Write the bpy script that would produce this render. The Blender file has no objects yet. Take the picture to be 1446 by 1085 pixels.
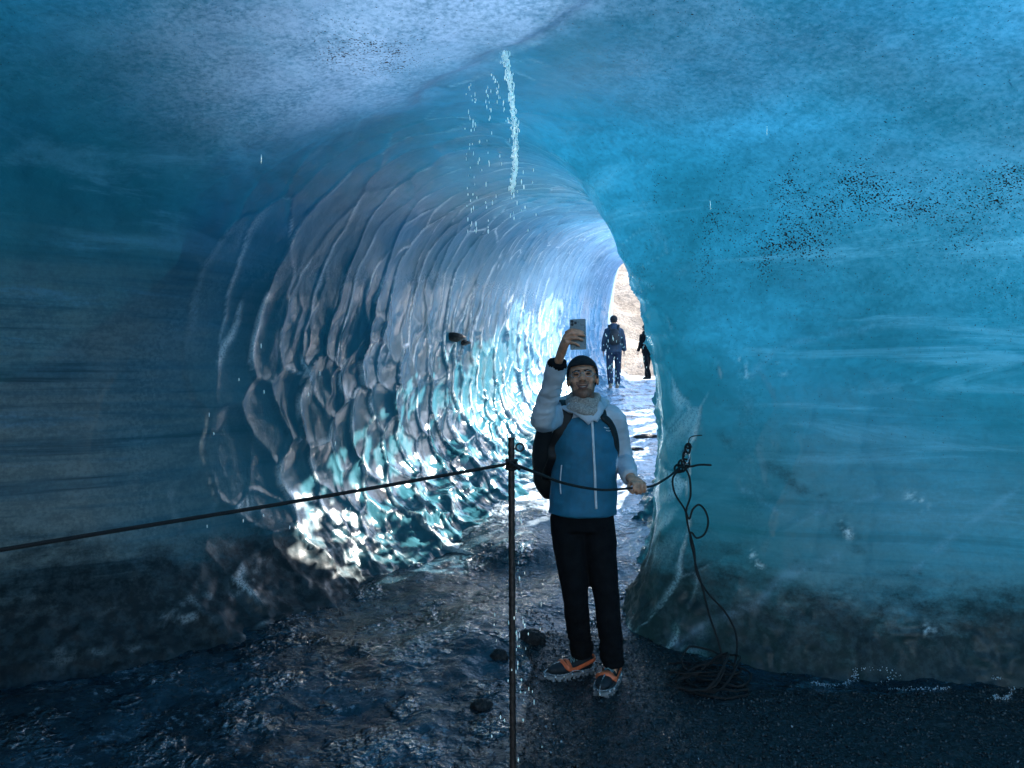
import bpy, math, random
import numpy as np
from mathutils import Vector, Matrix, Euler

scene = bpy.context.scene
R = math.radians
random.seed(7)
rng = np.random.default_rng(11)

# ---------------------------------------------------------------- camera
F = 1052.0                                   # focal length in photo pixels (photo 1446 x 1085)
EYE = 1.6
cam_d = bpy.data.cameras.new("camera")
cam = bpy.data.objects.new("camera", cam_d)
scene.collection.objects.link(cam)
cam_d.sensor_width = 36.0
cam_d.lens = 36.0 * F / 1446.0
cam.location = (0, 0, EYE)
cam.rotation_euler = (R(90), 0, 0)
cam_d.clip_start = 0.05
cam_d.clip_end = 2000
scene.camera = cam

# ---------------------------------------------------------------- world, sun, exposure
SUN_EL, SUN_AZ = R(33), R(56)                # azimuth measured from +Y (into the picture) towards +X
world = bpy.data.worlds.new("World")
scene.world = world
world.use_nodes = True
wn = world.node_tree.nodes
wl = world.node_tree.links
sky = wn.new("ShaderNodeTexSky")
sky.sky_type = 'NISHITA'
sky.sun_disc = False
sky.sun_elevation = SUN_EL
sky.sun_rotation = SUN_AZ
sky.altitude = 600
bg = wn["Background"]
bg.inputs["Strength"].default_value = 0.15
wl.new(sky.outputs[0], bg.inputs["Color"])

sun_d = bpy.data.lights.new("sun", 'SUN')
sun_d.energy = 4.5
sun_d.angle = R(0.5)
sun_d.color = (1.0, 0.93, 0.84)
sun = bpy.data.objects.new("sun", sun_d)
scene.collection.objects.link(sun)
sdir = Vector((math.sin(SUN_AZ) * math.cos(SUN_EL), math.cos(SUN_AZ) * math.cos(SUN_EL), math.sin(SUN_EL)))
sun.rotation_euler = sdir.to_track_quat('Z', 'Y').to_euler()
sun.location = sdir * 60

scene.view_settings.view_transform = 'Standard'
scene.view_settings.look = 'None'
scene.view_settings.gamma = 1.0
scene.view_settings.exposure = 2.5
scene.cycles.max_bounces = 8
scene.cycles.diffuse_bounces = 5
scene.cycles.glossy_bounces = 4
scene.cycles.transmission_bounces = 6
scene.cycles.sample_clamp_indirect = 6.0
scene.cycles.use_denoising = True
scene.cycles.caustics_reflective = True

# ---------------------------------------------------------------- helpers
def at(px, py, Y):
    """photo pixel + distance along the view -> world point"""
    return np.array([(px - 723.0) / F * Y, Y, EYE - (py - 542.5) / F * Y])

def _hash(ix, iy, iz, seed):
    h = (ix.astype(np.uint32) * np.uint32(374761393) + iy.astype(np.uint32) * np.uint32(668265263)
         + iz.astype(np.uint32) * np.uint32(2147483647) + np.uint32(seed) * np.uint32(974711))
    h = (h ^ (h >> np.uint32(13))) * np.uint32(1274126177)
    h = (h ^ (h >> np.uint32(16))) * np.uint32(2246822519)
    h = h ^ (h >> np.uint32(15))
    return h.astype(np.float64) / 4294967295.0

def vnoise(p, seed=0):
    """smooth value noise, p (...,3), result -1..1"""
    i = np.floor(p).astype(np.int64)
    f = p - i
    u = f * f * f * (f * (f * 6 - 15) + 10)
    r = 0
    for dx in (0, 1):
        for dy in (0, 1):
            for dz in (0, 1):
                w = ((u[..., 0] if dx else 1 - u[..., 0]) * (u[..., 1] if dy else 1 - u[..., 1])
                     * (u[..., 2] if dz else 1 - u[..., 2]))
                r = r + w * _hash(i[..., 0] + dx, i[..., 1] + dy, i[..., 2] + dz, seed)
    return r * 2 - 1

def fbm(p, seed=0, octv=4, gain=0.5):
    a, s, r = 1.0, 0.0, 0
    p = np.asarray(p, dtype=float)
    for k in range(octv):
        r = r + a * vnoise(p * (2.03 ** k) + 17.3 * k, seed + k)
        s += a
        a *= gain
    return r / s

def cells(s, c, seed, jit=0.85):
    """nearest and second nearest distance in a jittered grid, and the offset to / id of the nearest"""
    i0, j0 = np.floor(s).astype(np.int64), np.floor(c).astype(np.int64)
    d1 = np.full(s.shape, 9.0); d2 = np.full(s.shape, 9.0)
    os_ = np.zeros(s.shape); oc_ = np.zeros(s.shape); idv = np.zeros(s.shape)
    z = np.zeros_like(i0)
    for di in (-2, -1, 0, 1, 2):
        for dj in (-2, -1, 0, 1, 2):
            i, j = i0 + di, j0 + dj
            ps = i + 0.5 + (_hash(i, j, z, seed) - 0.5) * jit
            pc = j + 0.5 + (_hash(i, j, z, seed + 5) - 0.5) * jit
            d = np.hypot(s - ps, c - pc)
            near = d < d1
            d2 = np.where(near, d1, np.minimum(d2, d))
            os_ = np.where(near, s - ps, os_); oc_ = np.where(near, c - pc, oc_)
            idv = np.where(near, _hash(i, j, z, seed + 9), idv)
            d1 = np.where(near, d, d1)
    return d1, d2, os_, oc_, idv

def sstep(a, b, x):
    t = np.clip((x - a) / (b - a), 0, 1)
    return t * t * (3 - 2 * t)

def link(o, parent=None):
    scene.collection.objects.link(o)
    if parent is not None:
        o.parent = parent
    return o

def tag(o, label=None, cat=None, group=None, kind=None):
    if label: o["label"] = label
    if cat: o["category"] = cat
    if group: o["group"] = group
    if kind: o["kind"] = kind
    return o

def thing(name, label, cat, loc=(0, 0, 0), group=None):
    o = bpy.data.objects.new(name, None)
    o.empty_display_size = 0.1
    o.location = loc
    scene.collection.objects.link(o)
    return tag(o, label, cat, group)

def grid_mesh(name, P, mats, attrs=None, hole=None):
    """P: (n,m,3) grid -> mesh object"""
    n, m = P.shape[:2]
    me = bpy.data.meshes.new(name)
    idx = np.arange(n * m).reshape(n, m)
    q = np.stack([idx[:-1, :-1], idx[1:, :-1], idx[1:, 1:], idx[:-1, 1:]], -1).reshape(-1, 4)
    if hole is not None:
        q = q[~hole.reshape(-1)[q].any(1)]
    q = q.reshape(-1)
    nf = q.size // 4
    me.vertices.add(n * m)
    me.vertices.foreach_set("co", P.reshape(-1).astype(np.float32))
    me.loops.add(q.size)
    me.loops.foreach_set("vertex_index", q.astype(np.int32))
    me.polygons.add(nf)
    me.polygons.foreach_set("loop_start", (np.arange(nf) * 4).astype(np.int32))
    me.polygons.foreach_set("use_smooth", np.ones(nf, dtype=bool))
    me.update(calc_edges=True)
    for k, a in (attrs or {}).items():
        at_ = me.attributes.new(k, 'FLOAT', 'POINT')
        at_.data.foreach_set("value", a.reshape(-1).astype(np.float32))
    for mt in mats:
        me.materials.append(mt)
    return bpy.data.objects.new(name, me)

class MB:
    """collects tubes, blobs and boxes into one mesh"""
    def __init__(self):
        self.v, self.f, self.m = [], [], []
    def add(self, v, f, mi=0):
        o = len(self.v)
        self.v += [tuple(map(float, x)) for x in v]
        self.f += [tuple(i + o for i in x) for x in f]
        self.m += [mi] * len(f)
        return self
    def tube(self, pts, rad, seg=12, ref=(1, 0, 0), mi=0, closed=False, round_caps=False):
        P = np.asarray(pts, float)
        n = len(P)
        if np.ndim(rad) == 0: rad = [rad] * n
        rad = [(r, r) if np.ndim(r) == 0 else r for r in rad]
        if closed:
            T = np.roll(P, -1, 0) - np.roll(P, 1, 0)
        else:
            T = np.gradient(P, axis=0)
        T /= np.linalg.norm(T, axis=1)[:, None] + 1e-12
        side = np.asarray(ref, float)
        if abs(np.dot(side, T[0])) > 0.95 * np.linalg.norm(side):
            side = np.array([0.3, 1.0, 0.2])
        V = []
        for i in range(n):
            s = side - np.dot(side, T[i]) * T[i]
            s /= np.linalg.norm(s) + 1e-12
            u = np.cross(T[i], s)
            side = s if ref is None or len(P) > 6 else np.asarray(ref, float) if abs(np.dot(np.asarray(ref, float), T[i])) < 0.9 else s
            for k in range(seg):
                a = 2 * math.pi * k / seg
                V.append(P[i] + s * rad[i][0] * math.cos(a) + u * rad[i][1] * math.sin(a))
        Fc = []
        for i in range(n if closed else n - 1):
            j = (i + 1) % n
            for k in range(seg):
                l = (k + 1) % seg
                Fc.append((i * seg + k, i * seg + l, j * seg + l, j * seg + k))
        if not closed:
            if round_caps:
                b = len(V); V.append(P[0] - T[0] * min(rad[0])*0.8); V.append(P[-1] + T[-1] * min(rad[-1])*0.8)
                for k in range(seg):
                    l = (k + 1) % seg
                    Fc.append((l, k, b)); Fc.append(((n - 1) * seg + k, (n - 1) * seg + l, b + 1))
            else:
                Fc.append(tuple(reversed(range(seg)))); Fc.append(tuple((n - 1) * seg + k for k in range(seg)))
        return self.add(V, Fc, mi)
    def ball(self, c, r, rot=None, seg=14, rings=9, mi=0):
        r = np.asarray([r] * 3 if np.ndim(r) == 0 else r, float)
        M = np.asarray(rot if rot is not None else np.eye(3))
        V = [(0, 0, 1)]
        for i in range(1, rings):
            t = math.pi * i / rings
            for k in range(seg):
                a = 2 * math.pi * k / seg
                V.append((math.sin(t) * math.cos(a), math.sin(t) * math.sin(a), math.cos(t)))
        V.append((0, 0, -1))
        V = (np.array(V) * r) @ M.T + np.asarray(c, float)
        Fc = []
        for k in range(seg):
            l = (k + 1) % seg
            Fc.append((0, 1 + k, 1 + l))
            e = len(V) - 1; b = 1 + (rings - 2) * seg
            Fc.append((e, b + l, b + k))
            for i in range(rings - 2):
                b = 1 + i * seg
                Fc.append((b + k, b + seg + k, b + seg + l, b + l))
        return self.add(V, Fc, mi)
    def box(self, c, h, rot=None, mi=0):
        M = np.asarray(rot if rot is not None else np.eye(3))
        V = np.array([(x, y, z) for x in (-1, 1) for y in (-1, 1) for z in (-1, 1)], float) * np.asarray(h, float)
        V = V @ M.T + np.asarray(c, float)
        return self.add(V, [(0, 1, 3, 2), (4, 6, 7, 5), (0, 4, 5, 1), (2, 3, 7, 6), (0, 2, 6, 4), (1, 5, 7, 3)], mi)
    def mesh(self, name, mats, smooth=True):
        me = bpy.data.meshes.new(name)
        me.from_pydata(self.v, [], self.f)
        for mt in (mats if isinstance(mats, (list, tuple)) else [mats]):
            me.materials.append(mt)
        me.polygons.foreach_set("material_index", self.m)
        me.polygons.foreach_set("use_smooth", [smooth] * len(self.f))
        me.update()
        return me
    def build(self, name, mats, parent=None, smooth=True, bevel=0.0, base=None):
        o = bpy.data.objects.new(name, self.mesh(name, mats, smooth))
        link(o, parent)
        if bevel:
            b = o.modifiers.new("bevel", 'BEVEL'); b.width = bevel; b.segments = 2; b.limit_method = 'ANGLE'
        if parent is not None:
            o.matrix_parent_inverse = Matrix.Translation(parent.location).inverted()
        return o
    def fused(self, name, mats, parent=None, voxel=0.006, smooth=6, fac=0.5, paint=None, push=None):
        """one continuous skin over everything collected (voxel union, then relaxed)"""
        tmp = bpy.data.objects.new("tmp", self.mesh("tmp", []))
        scene.collection.objects.link(tmp)
        m = tmp.modifiers.new("r", 'REMESH'); m.mode = 'VOXEL'; m.voxel_size = voxel; m.use_smooth_shade = True
        if smooth:
            s = tmp.modifiers.new("s", 'SMOOTH'); s.factor = fac; s.iterations = smooth
        dg = bpy.context.evaluated_depsgraph_get()
        me = bpy.data.meshes.new_from_object(tmp.evaluated_get(dg))
        bpy.data.objects.remove(tmp)
        me.name = name
        for mt in (mats if isinstance(mats, (list, tuple)) else [mats]):
            me.materials.append(mt)
        n = len(me.vertices)
        co = np.empty(n * 3, np.float32); me.vertices.foreach_get("co", co); co = co.reshape(-1, 3).astype(float)
        if push is not None:
            no = np.empty(n * 3, np.float32); me.vertices.foreach_get("normal", no); no = no.reshape(-1, 3)
            co = push(co, no)
            me.vertices.foreach_set("co", co.reshape(-1).astype(np.float32))
        npoly = len(me.polygons)
        if paint is not None:
            ce = np.empty(npoly * 3, np.float32); me.polygons.foreach_get("center", ce)
            me.polygons.foreach_set("material_index", paint(ce.reshape(-1, 3).astype(float)).astype(np.int32))
        me.polygons.foreach_set("use_smooth", np.ones(npoly, dtype=bool))
        me.update()
        o = bpy.data.objects.new(name, me)
        link(o, parent)
        if parent is not None:
            o.matrix_parent_inverse = Matrix.Translation(parent.location).inverted()
        return o

def smooth_path(pts, n=8, closed=False):
    """Catmull-Rom through pts"""
    P = np.asarray(pts, float)
    if closed:
        Q = np.vstack([P[-1], P, P[0], P[1]])
    else:
        Q = np.vstack([2 * P[0] - P[1], P, 2 * P[-1] - P[-2]])
    out = []
    for i in range(1, len(Q) - 2):
        for k in range(n):
            t = k / n
            a, b, c, d = Q[i - 1], Q[i], Q[i + 1], Q[i + 2]
            out.append(0.5 * ((2 * b) + (-a + c) * t + (2 * a - 5 * b + 4 * c - d) * t * t + (-a + 3 * b - 3 * c + d) * t ** 3))
    if not closed:
        out.append(Q[-2])
    return np.array(out)

# ---------------------------------------------------------------- materials
class NT:
    def __init__(self, name):
        self.mat = bpy.data.materials.new(name)
        self.mat.use_nodes = True
        self.t = self.mat.node_tree
        self.bsdf = self.t.nodes["Principled BSDF"]
        self.out = self.t.nodes["Material Output"]
        self.tc = self.t.nodes.new("ShaderNodeTexCoord")
    def put(self, sock, v):
        if isinstance(v, bpy.types.NodeSocket): self.t.links.new(v, sock)
        elif v is not None:
            if hasattr(sock, "default_value"):
                try: sock.default_value = v
                except Exception: sock.default_value = tuple(v) + (1.0,)
    def n(self, typ, **kw):
        nd = self.t.nodes.new(typ)
        for k, v in kw.items(): setattr(nd, k, v)
        return nd
    def attr(self, name):
        a = self.n("ShaderNodeAttribute", attribute_name=name)
        return a.outputs["Fac"]
    def map(self, scale=(1, 1, 1), rot=(0, 0, 0), loc=(0, 0, 0)):
        m = self.n("ShaderNodeMapping")
        m.inputs["Scale"].default_value = scale
        m.inputs["Rotation"].default_value = rot
        m.inputs["Location"].default_value = loc
        self.t.links.new(self.tc.outputs["Object"], m.inputs["Vector"])
        return m.outputs[0]
    def noise(self, scale, detail=4, rough=0.55, vec=None, dist=0.0):
        nd = self.n("ShaderNodeTexNoise")
        nd.inputs["Scale"].default_value = scale
        nd.inputs["Detail"].default_value = detail
        nd.inputs["Roughness"].default_value = rough
        nd.inputs["Distortion"].default_value = dist
        self.t.links.new(vec if vec is not None else self.tc.outputs["Object"], nd.inputs["Vector"])
        return nd.outputs["Fac"]
    def voro(self, scale, vec=None, feature='F1', out="Distance"):
        nd = self.n("ShaderNodeTexVoronoi", feature=feature)
        nd.inputs["Scale"].default_value = scale
        self.t.links.new(vec if vec is not None else self.tc.outputs["Object"], nd.inputs["Vector"])
        return nd.outputs[out]
    def ramp(self, f, a, b, lo=0.0, hi=1.0):
        m = self.n("ShaderNodeMapRange", interpolation_type='SMOOTHSTEP')
        self.put(m.inputs["Value"], f)
        m.inputs["From Min"].default_value = a; m.inputs["From Max"].default_value = b
        m.inputs["To Min"].default_value = lo; m.inputs["To Max"].default_value = hi
        return m.outputs[0]
    def math(self, op, a, b=0.5, clamp=False):
        m = self.n("ShaderNodeMath", operation=op, use_clamp=clamp)
        self.put(m.inputs[0], a); self.put(m.inputs[1], b)
        return m.outputs[0]
    def mix(self, fac, a, b, mode='MIX'):
        m = self.n("ShaderNodeMix", data_type='RGBA', blend_type=mode)
        self.put(m.inputs[0], fac)
        self.put(m.inputs[6], a if isinstance(a, bpy.types.NodeSocket) else tuple(a) + (1,))
        self.put(m.inputs[7], b if isinstance(b, bpy.types.NodeSocket) else tuple(b) + (1,))
        return m.outputs[2]
    def bump(self, h, dist, strength=1.0, prev=None):
        b = self.n("ShaderNodeBump")
        self.put(b.inputs["Strength"], strength)
        b.inputs["Distance"].default_value = dist
        self.put(b.inputs["Height"], h)
        if prev is not None: self.put(b.inputs["Normal"], prev)
        return b.outputs[0]
    def set(self, **kw):
        for k, v in kw.items():
            self.put(self.bsdf.inputs[k.replace("_", " ")], v if not isinstance(v, tuple) or len(v) != 3 else v + (1,))
        return self.mat

def simple(name, col, rough=0.6, var=0.25, scale=30, bump=0.0, bscale=200, metallic=0.0, spec=None):
    m = NT(name)
    f = m.noise(scale, 5)
    c = m.mix(m.ramp(f, 0.3, 0.7), tuple(x * (1 - var) for x in col), tuple(min(1, x * (1 + var)) for x in col))
    m.set(Base_Color=c, Roughness=m.ramp(m.noise(scale * 2, 3), 0.3, 0.7, rough * 0.85, min(1, rough * 1.15)), Metallic=metallic)
    if spec is not None: m.set(Specular_IOR_Level=spec)
    if bump:
        m.set(Normal=m.bump(m.noise(bscale, 4), bump))
    return m.mat

def ice_material():
    m = NT("glacier_ice")
    frost, dirt, strata, thin = m.attr("frost"), m.attr("dirt"), m.attr("strata"), m.attr("thin")
    big = m.noise(0.55, 4, 0.55, dist=0.4)
    mid = m.noise(2.6, 6, 0.6)
    fine = m.noise(42, 5, 0.65)
    # blue of the ice itself
    col = m.mix(m.ramp(big, 0.35, 0.68), (0.006, 0.064, 0.088), (0.014, 0.125, 0.19))
    col = m.mix(m.ramp(mid, 0.45, 0.75, 0, 0.35), col, (0.05, 0.22, 0.32))
    # horizontal layers of ash and bubbles
    lay = m.noise(1.0, 7, 0.62, m.map((0.45, 0.45, 7.5)), dist=0.45)
    lay2 = m.noise(1.0, 5, 0.6, m.map((0.9, 0.9, 38)), dist=0.1)
    col = m.mix(m.math('MULTIPLY', strata, m.ramp(lay, 0.33, 0.62, 0.25, 0.85)), col, (0.26, 0.28, 0.25))
    dk = m.math('MULTIPLY', strata, m.ramp(m.math('ADD', m.math('MULTIPLY', lay, 0.65), m.math('MULTIPLY', lay2, 0.35)), 0.48, 0.36, 0, 0.85))
    col = m.mix(dk, col, (0.012, 0.024, 0.030))
    stk = m.ramp(m.noise(1.0, 7, 0.68, m.map((0.7, 0.7, 5.0), loc=(2, 1, 4)), dist=0.6), 0.53, 0.70, 0.0, 0.55)
    col = m.mix(m.math('MULTIPLY', stk, m.math('SUBTRACT', 1.0, m.attr('wet'), True)), col, (0.15, 0.30, 0.40))
    col = m.mix(m.math('MULTIPLY', strata, m.ramp(m.math('ADD', m.math('MULTIPLY', fine, 0.5), m.math('MULTIPLY', m.noise(6, 7, 0.72, m.map((1, 1, 2.4))), 0.5)), 0.40, 0.60, 0.5, 0.0)), col, (0.03, 0.05, 0.058))
    # white bubbly crust
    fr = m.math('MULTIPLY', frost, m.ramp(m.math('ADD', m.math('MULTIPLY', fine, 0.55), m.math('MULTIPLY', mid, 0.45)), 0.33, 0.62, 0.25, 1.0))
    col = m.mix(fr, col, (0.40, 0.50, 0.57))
    col = m.mix(m.math('MULTIPLY', m.attr('scal'), m.math('MULTIPLY', m.math('SUBTRACT', 1.0, frost, True), 0.75)), col, m.mix(m.ramp(big, 0.35, 0.68), (0.014, 0.078, 0.10), (0.035, 0.125, 0.155)))
    # white glints painted on scallop lips and crests; also pale ice patches low down
    cr = m.math('MULTIPLY', m.attr("glint_crust"), m.ramp(m.noise(75, 4, 0.7), 0.36, 0.56, 0.35, 1.0))
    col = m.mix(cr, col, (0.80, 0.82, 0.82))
    # black ash in and on the ice
    dn = m.math('ADD', m.math('MULTIPLY', m.noise(5.0, 7, 0.68, m.map((1, 1, 2.2))), 0.75), m.math('MULTIPLY', m.noise(60, 4, 0.7), 0.25))
    dm = m.ramp(m.math('ADD', m.math('MULTIPLY', dirt, 0.62), m.math('SUBTRACT', dn, 0.5)), 0.06, 0.52, 0, 0.95)
    dm = m.math('MULTIPLY', dm, m.math('SUBTRACT', 1.0, m.math('MULTIPLY', cr, 0.8)))
    col = m.mix(dm, col, m.mix(m.ramp(m.noise(13, 6, 0.7), 0.42, 0.62), (0.009, 0.014, 0.018), (0.030, 0.046, 0.054)))
    # loose specks
    spa = m.math('MULTIPLY', m.math('MULTIPLY', m.attr("speck"), m.ramp(m.noise(3.4, 5, 0.65), 0.36, 0.62, 0.45, 1.0)), 0.165)
    spk = m.math('MAXIMUM', m.ramp(m.math('ADD', m.noise(110, 2, 0.5), spa), 0.72, 0.76), m.ramp(m.math('ADD', m.noise(58, 5, 0.75), m.math('MULTIPLY', spa, 0.9)), 0.745, 0.785))
    spk = m.math('MULTIPLY', spk, m.ramp(m.attr("speck"), 0.02, 0.12))
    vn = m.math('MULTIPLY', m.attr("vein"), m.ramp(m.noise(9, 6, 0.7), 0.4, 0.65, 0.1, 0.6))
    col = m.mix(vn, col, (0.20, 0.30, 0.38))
    col = m.mix(spk, col, (0.045, 0.012, 0.010))
    rough = m.math('ADD', m.ramp(fine, 0.3, 0.7, 0.05, 0.15), m.math('ADD', m.math('MULTIPLY', m.math('MAXIMUM', frost, dm), 0.20), m.ramp(m.attr("wet"), 0.0, 0.8, 0.30, 0.0)))
    h = m.math('ADD', m.math('MULTIPLY', m.noise(130, 3, 0.6), 0.35), fine)
    nrm = m.bump(h, 0.004, 0.45)
    nrm = m.bump(mid, 0.03, 0.3, nrm)
    rough = m.math('ADD', rough, m.math('MULTIPLY', dm, m.ramp(m.noise(4.5, 4, 0.6), 0.4, 0.6, 0.45, 0.12)), True)
    m.set(Base_Color=col, Roughness=rough, IOR=m.math('ADD', m.ramp(m.attr("wet"), 0, 1, 1.31, 1.45), m.math('MULTIPLY', cr, 0.7)), Normal=nrm,
          Specular_IOR_Level=m.math('MULTIPLY', m.math('SUBTRACT', 0.5, m.math('MULTIPLY', dm, 0.25)), m.ramp(m.attr('wet'), 0.0, 0.7, 0.45, 1.0)))
    tr = m.n("ShaderNodeBsdfTranslucent")
    tcol = m.mix(m.ramp(big, 0.3, 0.7), (0.0014, 0.036, 0.066), (0.006, 0.078, 0.152))
    tcol = m.mix(m.ramp(m.noise(1.0, 6, 0.6, m.map((0.8, 0.8, 2.6)), dist=0.5), 0.38, 0.66, 0.45, 0.0), tcol, (0.001, 0.021, 0.040))
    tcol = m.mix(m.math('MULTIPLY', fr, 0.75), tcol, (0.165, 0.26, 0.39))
    gr = m.math('ADD', m.math('MULTIPLY', fine, 0.5), m.math('MULTIPLY', m.noise(7, 7, 0.72, m.map((1, 1, 2.0)), dist=0.6), 0.5))
    tcol = m.mix(m.math('MULTIPLY', m.ramp(gr, 0.36, 0.62, 0.5, 0.0), m.math('SUBTRACT', 1.0, frost, True)), tcol, (0.0005, 0.012, 0.022))
    tcol = m.mix(m.math('MULTIPLY', stk, 0.45), tcol, (0.022, 0.10, 0.165))
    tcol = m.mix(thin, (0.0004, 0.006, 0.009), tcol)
    tcol = m.mix(m.math('MULTIPLY', dk, 0.9), tcol, (0.001, 0.008, 0.011))
    tcol = m.mix(m.math('MAXIMUM', dm, spk), tcol, (0.0002, 0.0008, 0.001))
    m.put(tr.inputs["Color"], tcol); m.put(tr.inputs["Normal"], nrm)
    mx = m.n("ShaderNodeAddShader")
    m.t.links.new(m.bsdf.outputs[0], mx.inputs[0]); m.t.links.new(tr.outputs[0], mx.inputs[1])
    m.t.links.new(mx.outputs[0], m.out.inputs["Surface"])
    return m.mat

def ground_material():
    m = NT("dirty_ice_and_grit")
    ice, snow = m.attr("ice"), m.attr("snow")
    fine = m.noise(90, 4, 0.7)
    gv = m.voro(55)
    gcol = m.mix(m.ramp(m.noise(75, 3, 0.7), 0.35, 0.7), (0.006, 0.009, 0.012), (0.045, 0.06, 0.07))
    nz = m.math('ADD', m.math('MULTIPLY', m.noise(4.2, 7, 0.68), 0.7), m.math('MULTIPLY', fine, 0.3))
    im = m.ramp(m.math('ADD', nz, m.math('SUBTRACT', ice, 0.5)), 0.46, 0.64)
    icol = m.mix(m.ramp(m.noise(3, 6, 0.6), 0.35, 0.65), (0.005, 0.024, 0.038), (0.022, 0.068, 0.098))
    icol = m.mix(m.ramp(m.noise(1.6, 7, 0.65, dist=0.5), 0.56, 0.42, 0, 0.9), icol, (0.008, 0.022, 0.032))
    icol = m.mix(m.math('MULTIPLY', m.ramp(m.noise(28, 5, 0.75), 0.53, 0.66), m.ramp(m.noise(2.1, 5, 0.6), 0.44, 0.6, 0.08, 0.8)), icol, (0.25, 0.35, 0.42))
    col = m.mix(im, gcol, icol)
    col = m.mix(m.math('MULTIPLY', snow, m.ramp(m.noise(3.5, 7, 0.65), 0.36, 0.56)), col, (0.55, 0.66, 0.78))
    rough = m.ramp(m.noise(9, 5, 0.6), 0.35, 0.65, 0.08, 0.38)
    h = m.math('ADD', gv, m.math('MULTIPLY', fine, 0.8))
    nrm = m.bump(h, 0.010, m.ramp(im, 0, 1, 0.8, 0.35))
    nrm = m.bump(m.noise(5, 5, 0.52), 0.045, 0.5, nrm)
    wetp = m.math('MULTIPLY', im, m.ramp(m.noise(2.6, 4, 0.6, m.map((1, 1, 1), loc=(5, 2, 0))), 0.50, 0.60))
    nrm = m.bump(m.math('MULTIPLY', wetp, m.noise(24, 2, 0.5)), 0.05, 0.9, nrm)
    return m.set(Base_Color=col, Roughness=m.math('MULTIPLY', rough, m.math('SUBTRACT', 1.0, m.math('MULTIPLY', wetp, 0.75))), IOR=m.ramp(wetp, 0, 1, 1.4, 1.9), Normal=nrm)

# ---------------------------------------------------------------- the ice cave (chamber, then tunnel)
def floor_z(Y):
    return np.interp(Y, [-10, 4.4, 6, 9, 13, 17.5, 24, 30, 45, 400], [0, 0, 0.12, 0.52, 0.98, 1.38, 1.78, 1.9, 2.0, 3.0])

# control sections: left side (x,y), right side (x,y), roof (x,y,z), scallop depth
SEC = [
    (-2.2, -6.5, 4.6, -6.5, 1.2, -6.5, 4.0, 0),
    (-3.6, -4.2, 5.0, -4.0, 0.8, -4.0, 3.7, 0),
    (-4.8, -1.0, 4.9, -1.2, 0.3, -1.0, 3.7, 0),
    (-4.6, 1.2, 4.5, 0.6, 0.2, 0.9, 3.3, 0),
    (-4.1, 2.9, 4.0, 2.0, 0.1, 2.1, 3.12, 0),
    (-3.5, 3.75, 3.45, 3.4, 0.0, 2.9, 3.06, 0),
    (-2.9, 4.12, 2.5, 4.05, -0.1, 3.5, 3.08, 0.05),
    (-2.38, 4.46, 1.60, 4.32, -0.2, 4.0, 3.12, 0.25),
    (-2.02, 4.86, 1.12, 4.58, -0.26, 4.35, 3.16, 0.7),
    (-1.78, 5.30, 0.985, 4.75, -0.27, 4.7, 3.18, 1),
    (-1.62, 5.72, 1.04, 5.00, -0.22, 5.1, 3.22, 1),
    (-1.45, 6.15, 1.30, 5.60, -0.02, 5.8, 3.30, 1),
    (-1.21, 7.0, 1.68, 6.8, 0.28, 6.9, 3.42, 1),
    (-0.67, 9.0, 2.24, 9.0, 0.85, 9.0, 3.75, 1),
    (0.14, 12.0, 3.05, 12.0, 1.7, 12.0, 4.20, 1),
    (1.22, 16.0, 4.20, 16.0, 2.75, 16.0, 4.75, 1),
    (2.35, 20.2, 5.4, 20.2, 3.9, 20.2, 5.20, 1),
    (3.20, 24.2, 7.0, 24.2, 5.0, 24.2, 6.9, 0.6),
    (3.35, 25.3, 7.4, 25.3, 5.2, 25.3, 7.5, 0.4),
]

def sections(nt):
    S = smooth_path(SEC, 60)
    step = np.linalg.norm(np.diff(S[:, [0, 1]], axis=0), axis=1) + np.linalg.norm(np.diff(S[:, [2, 3]], axis=0), axis=1) + 0.3*np.linalg.norm(np.diff(S[:, [4, 5, 6]], axis=0), axis=1)
    mid = 0.5 * (S[1:, 1] + S[:-1, 1])
    dens = np.interp(mid, [-7, 0, 2.5, 4.5, 9, 14, 25], [0.18, 0.3, 1.0, 1.7, 1.25, 0.75, 0.5])
    cum = np.concatenate([[0], np.cumsum(step * dens)])
    tt = np.linspace(0, cum[-1], nt)
    return np.stack([np.interp(tt, cum, S[:, k]) for k in range(8)], -1)

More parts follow.
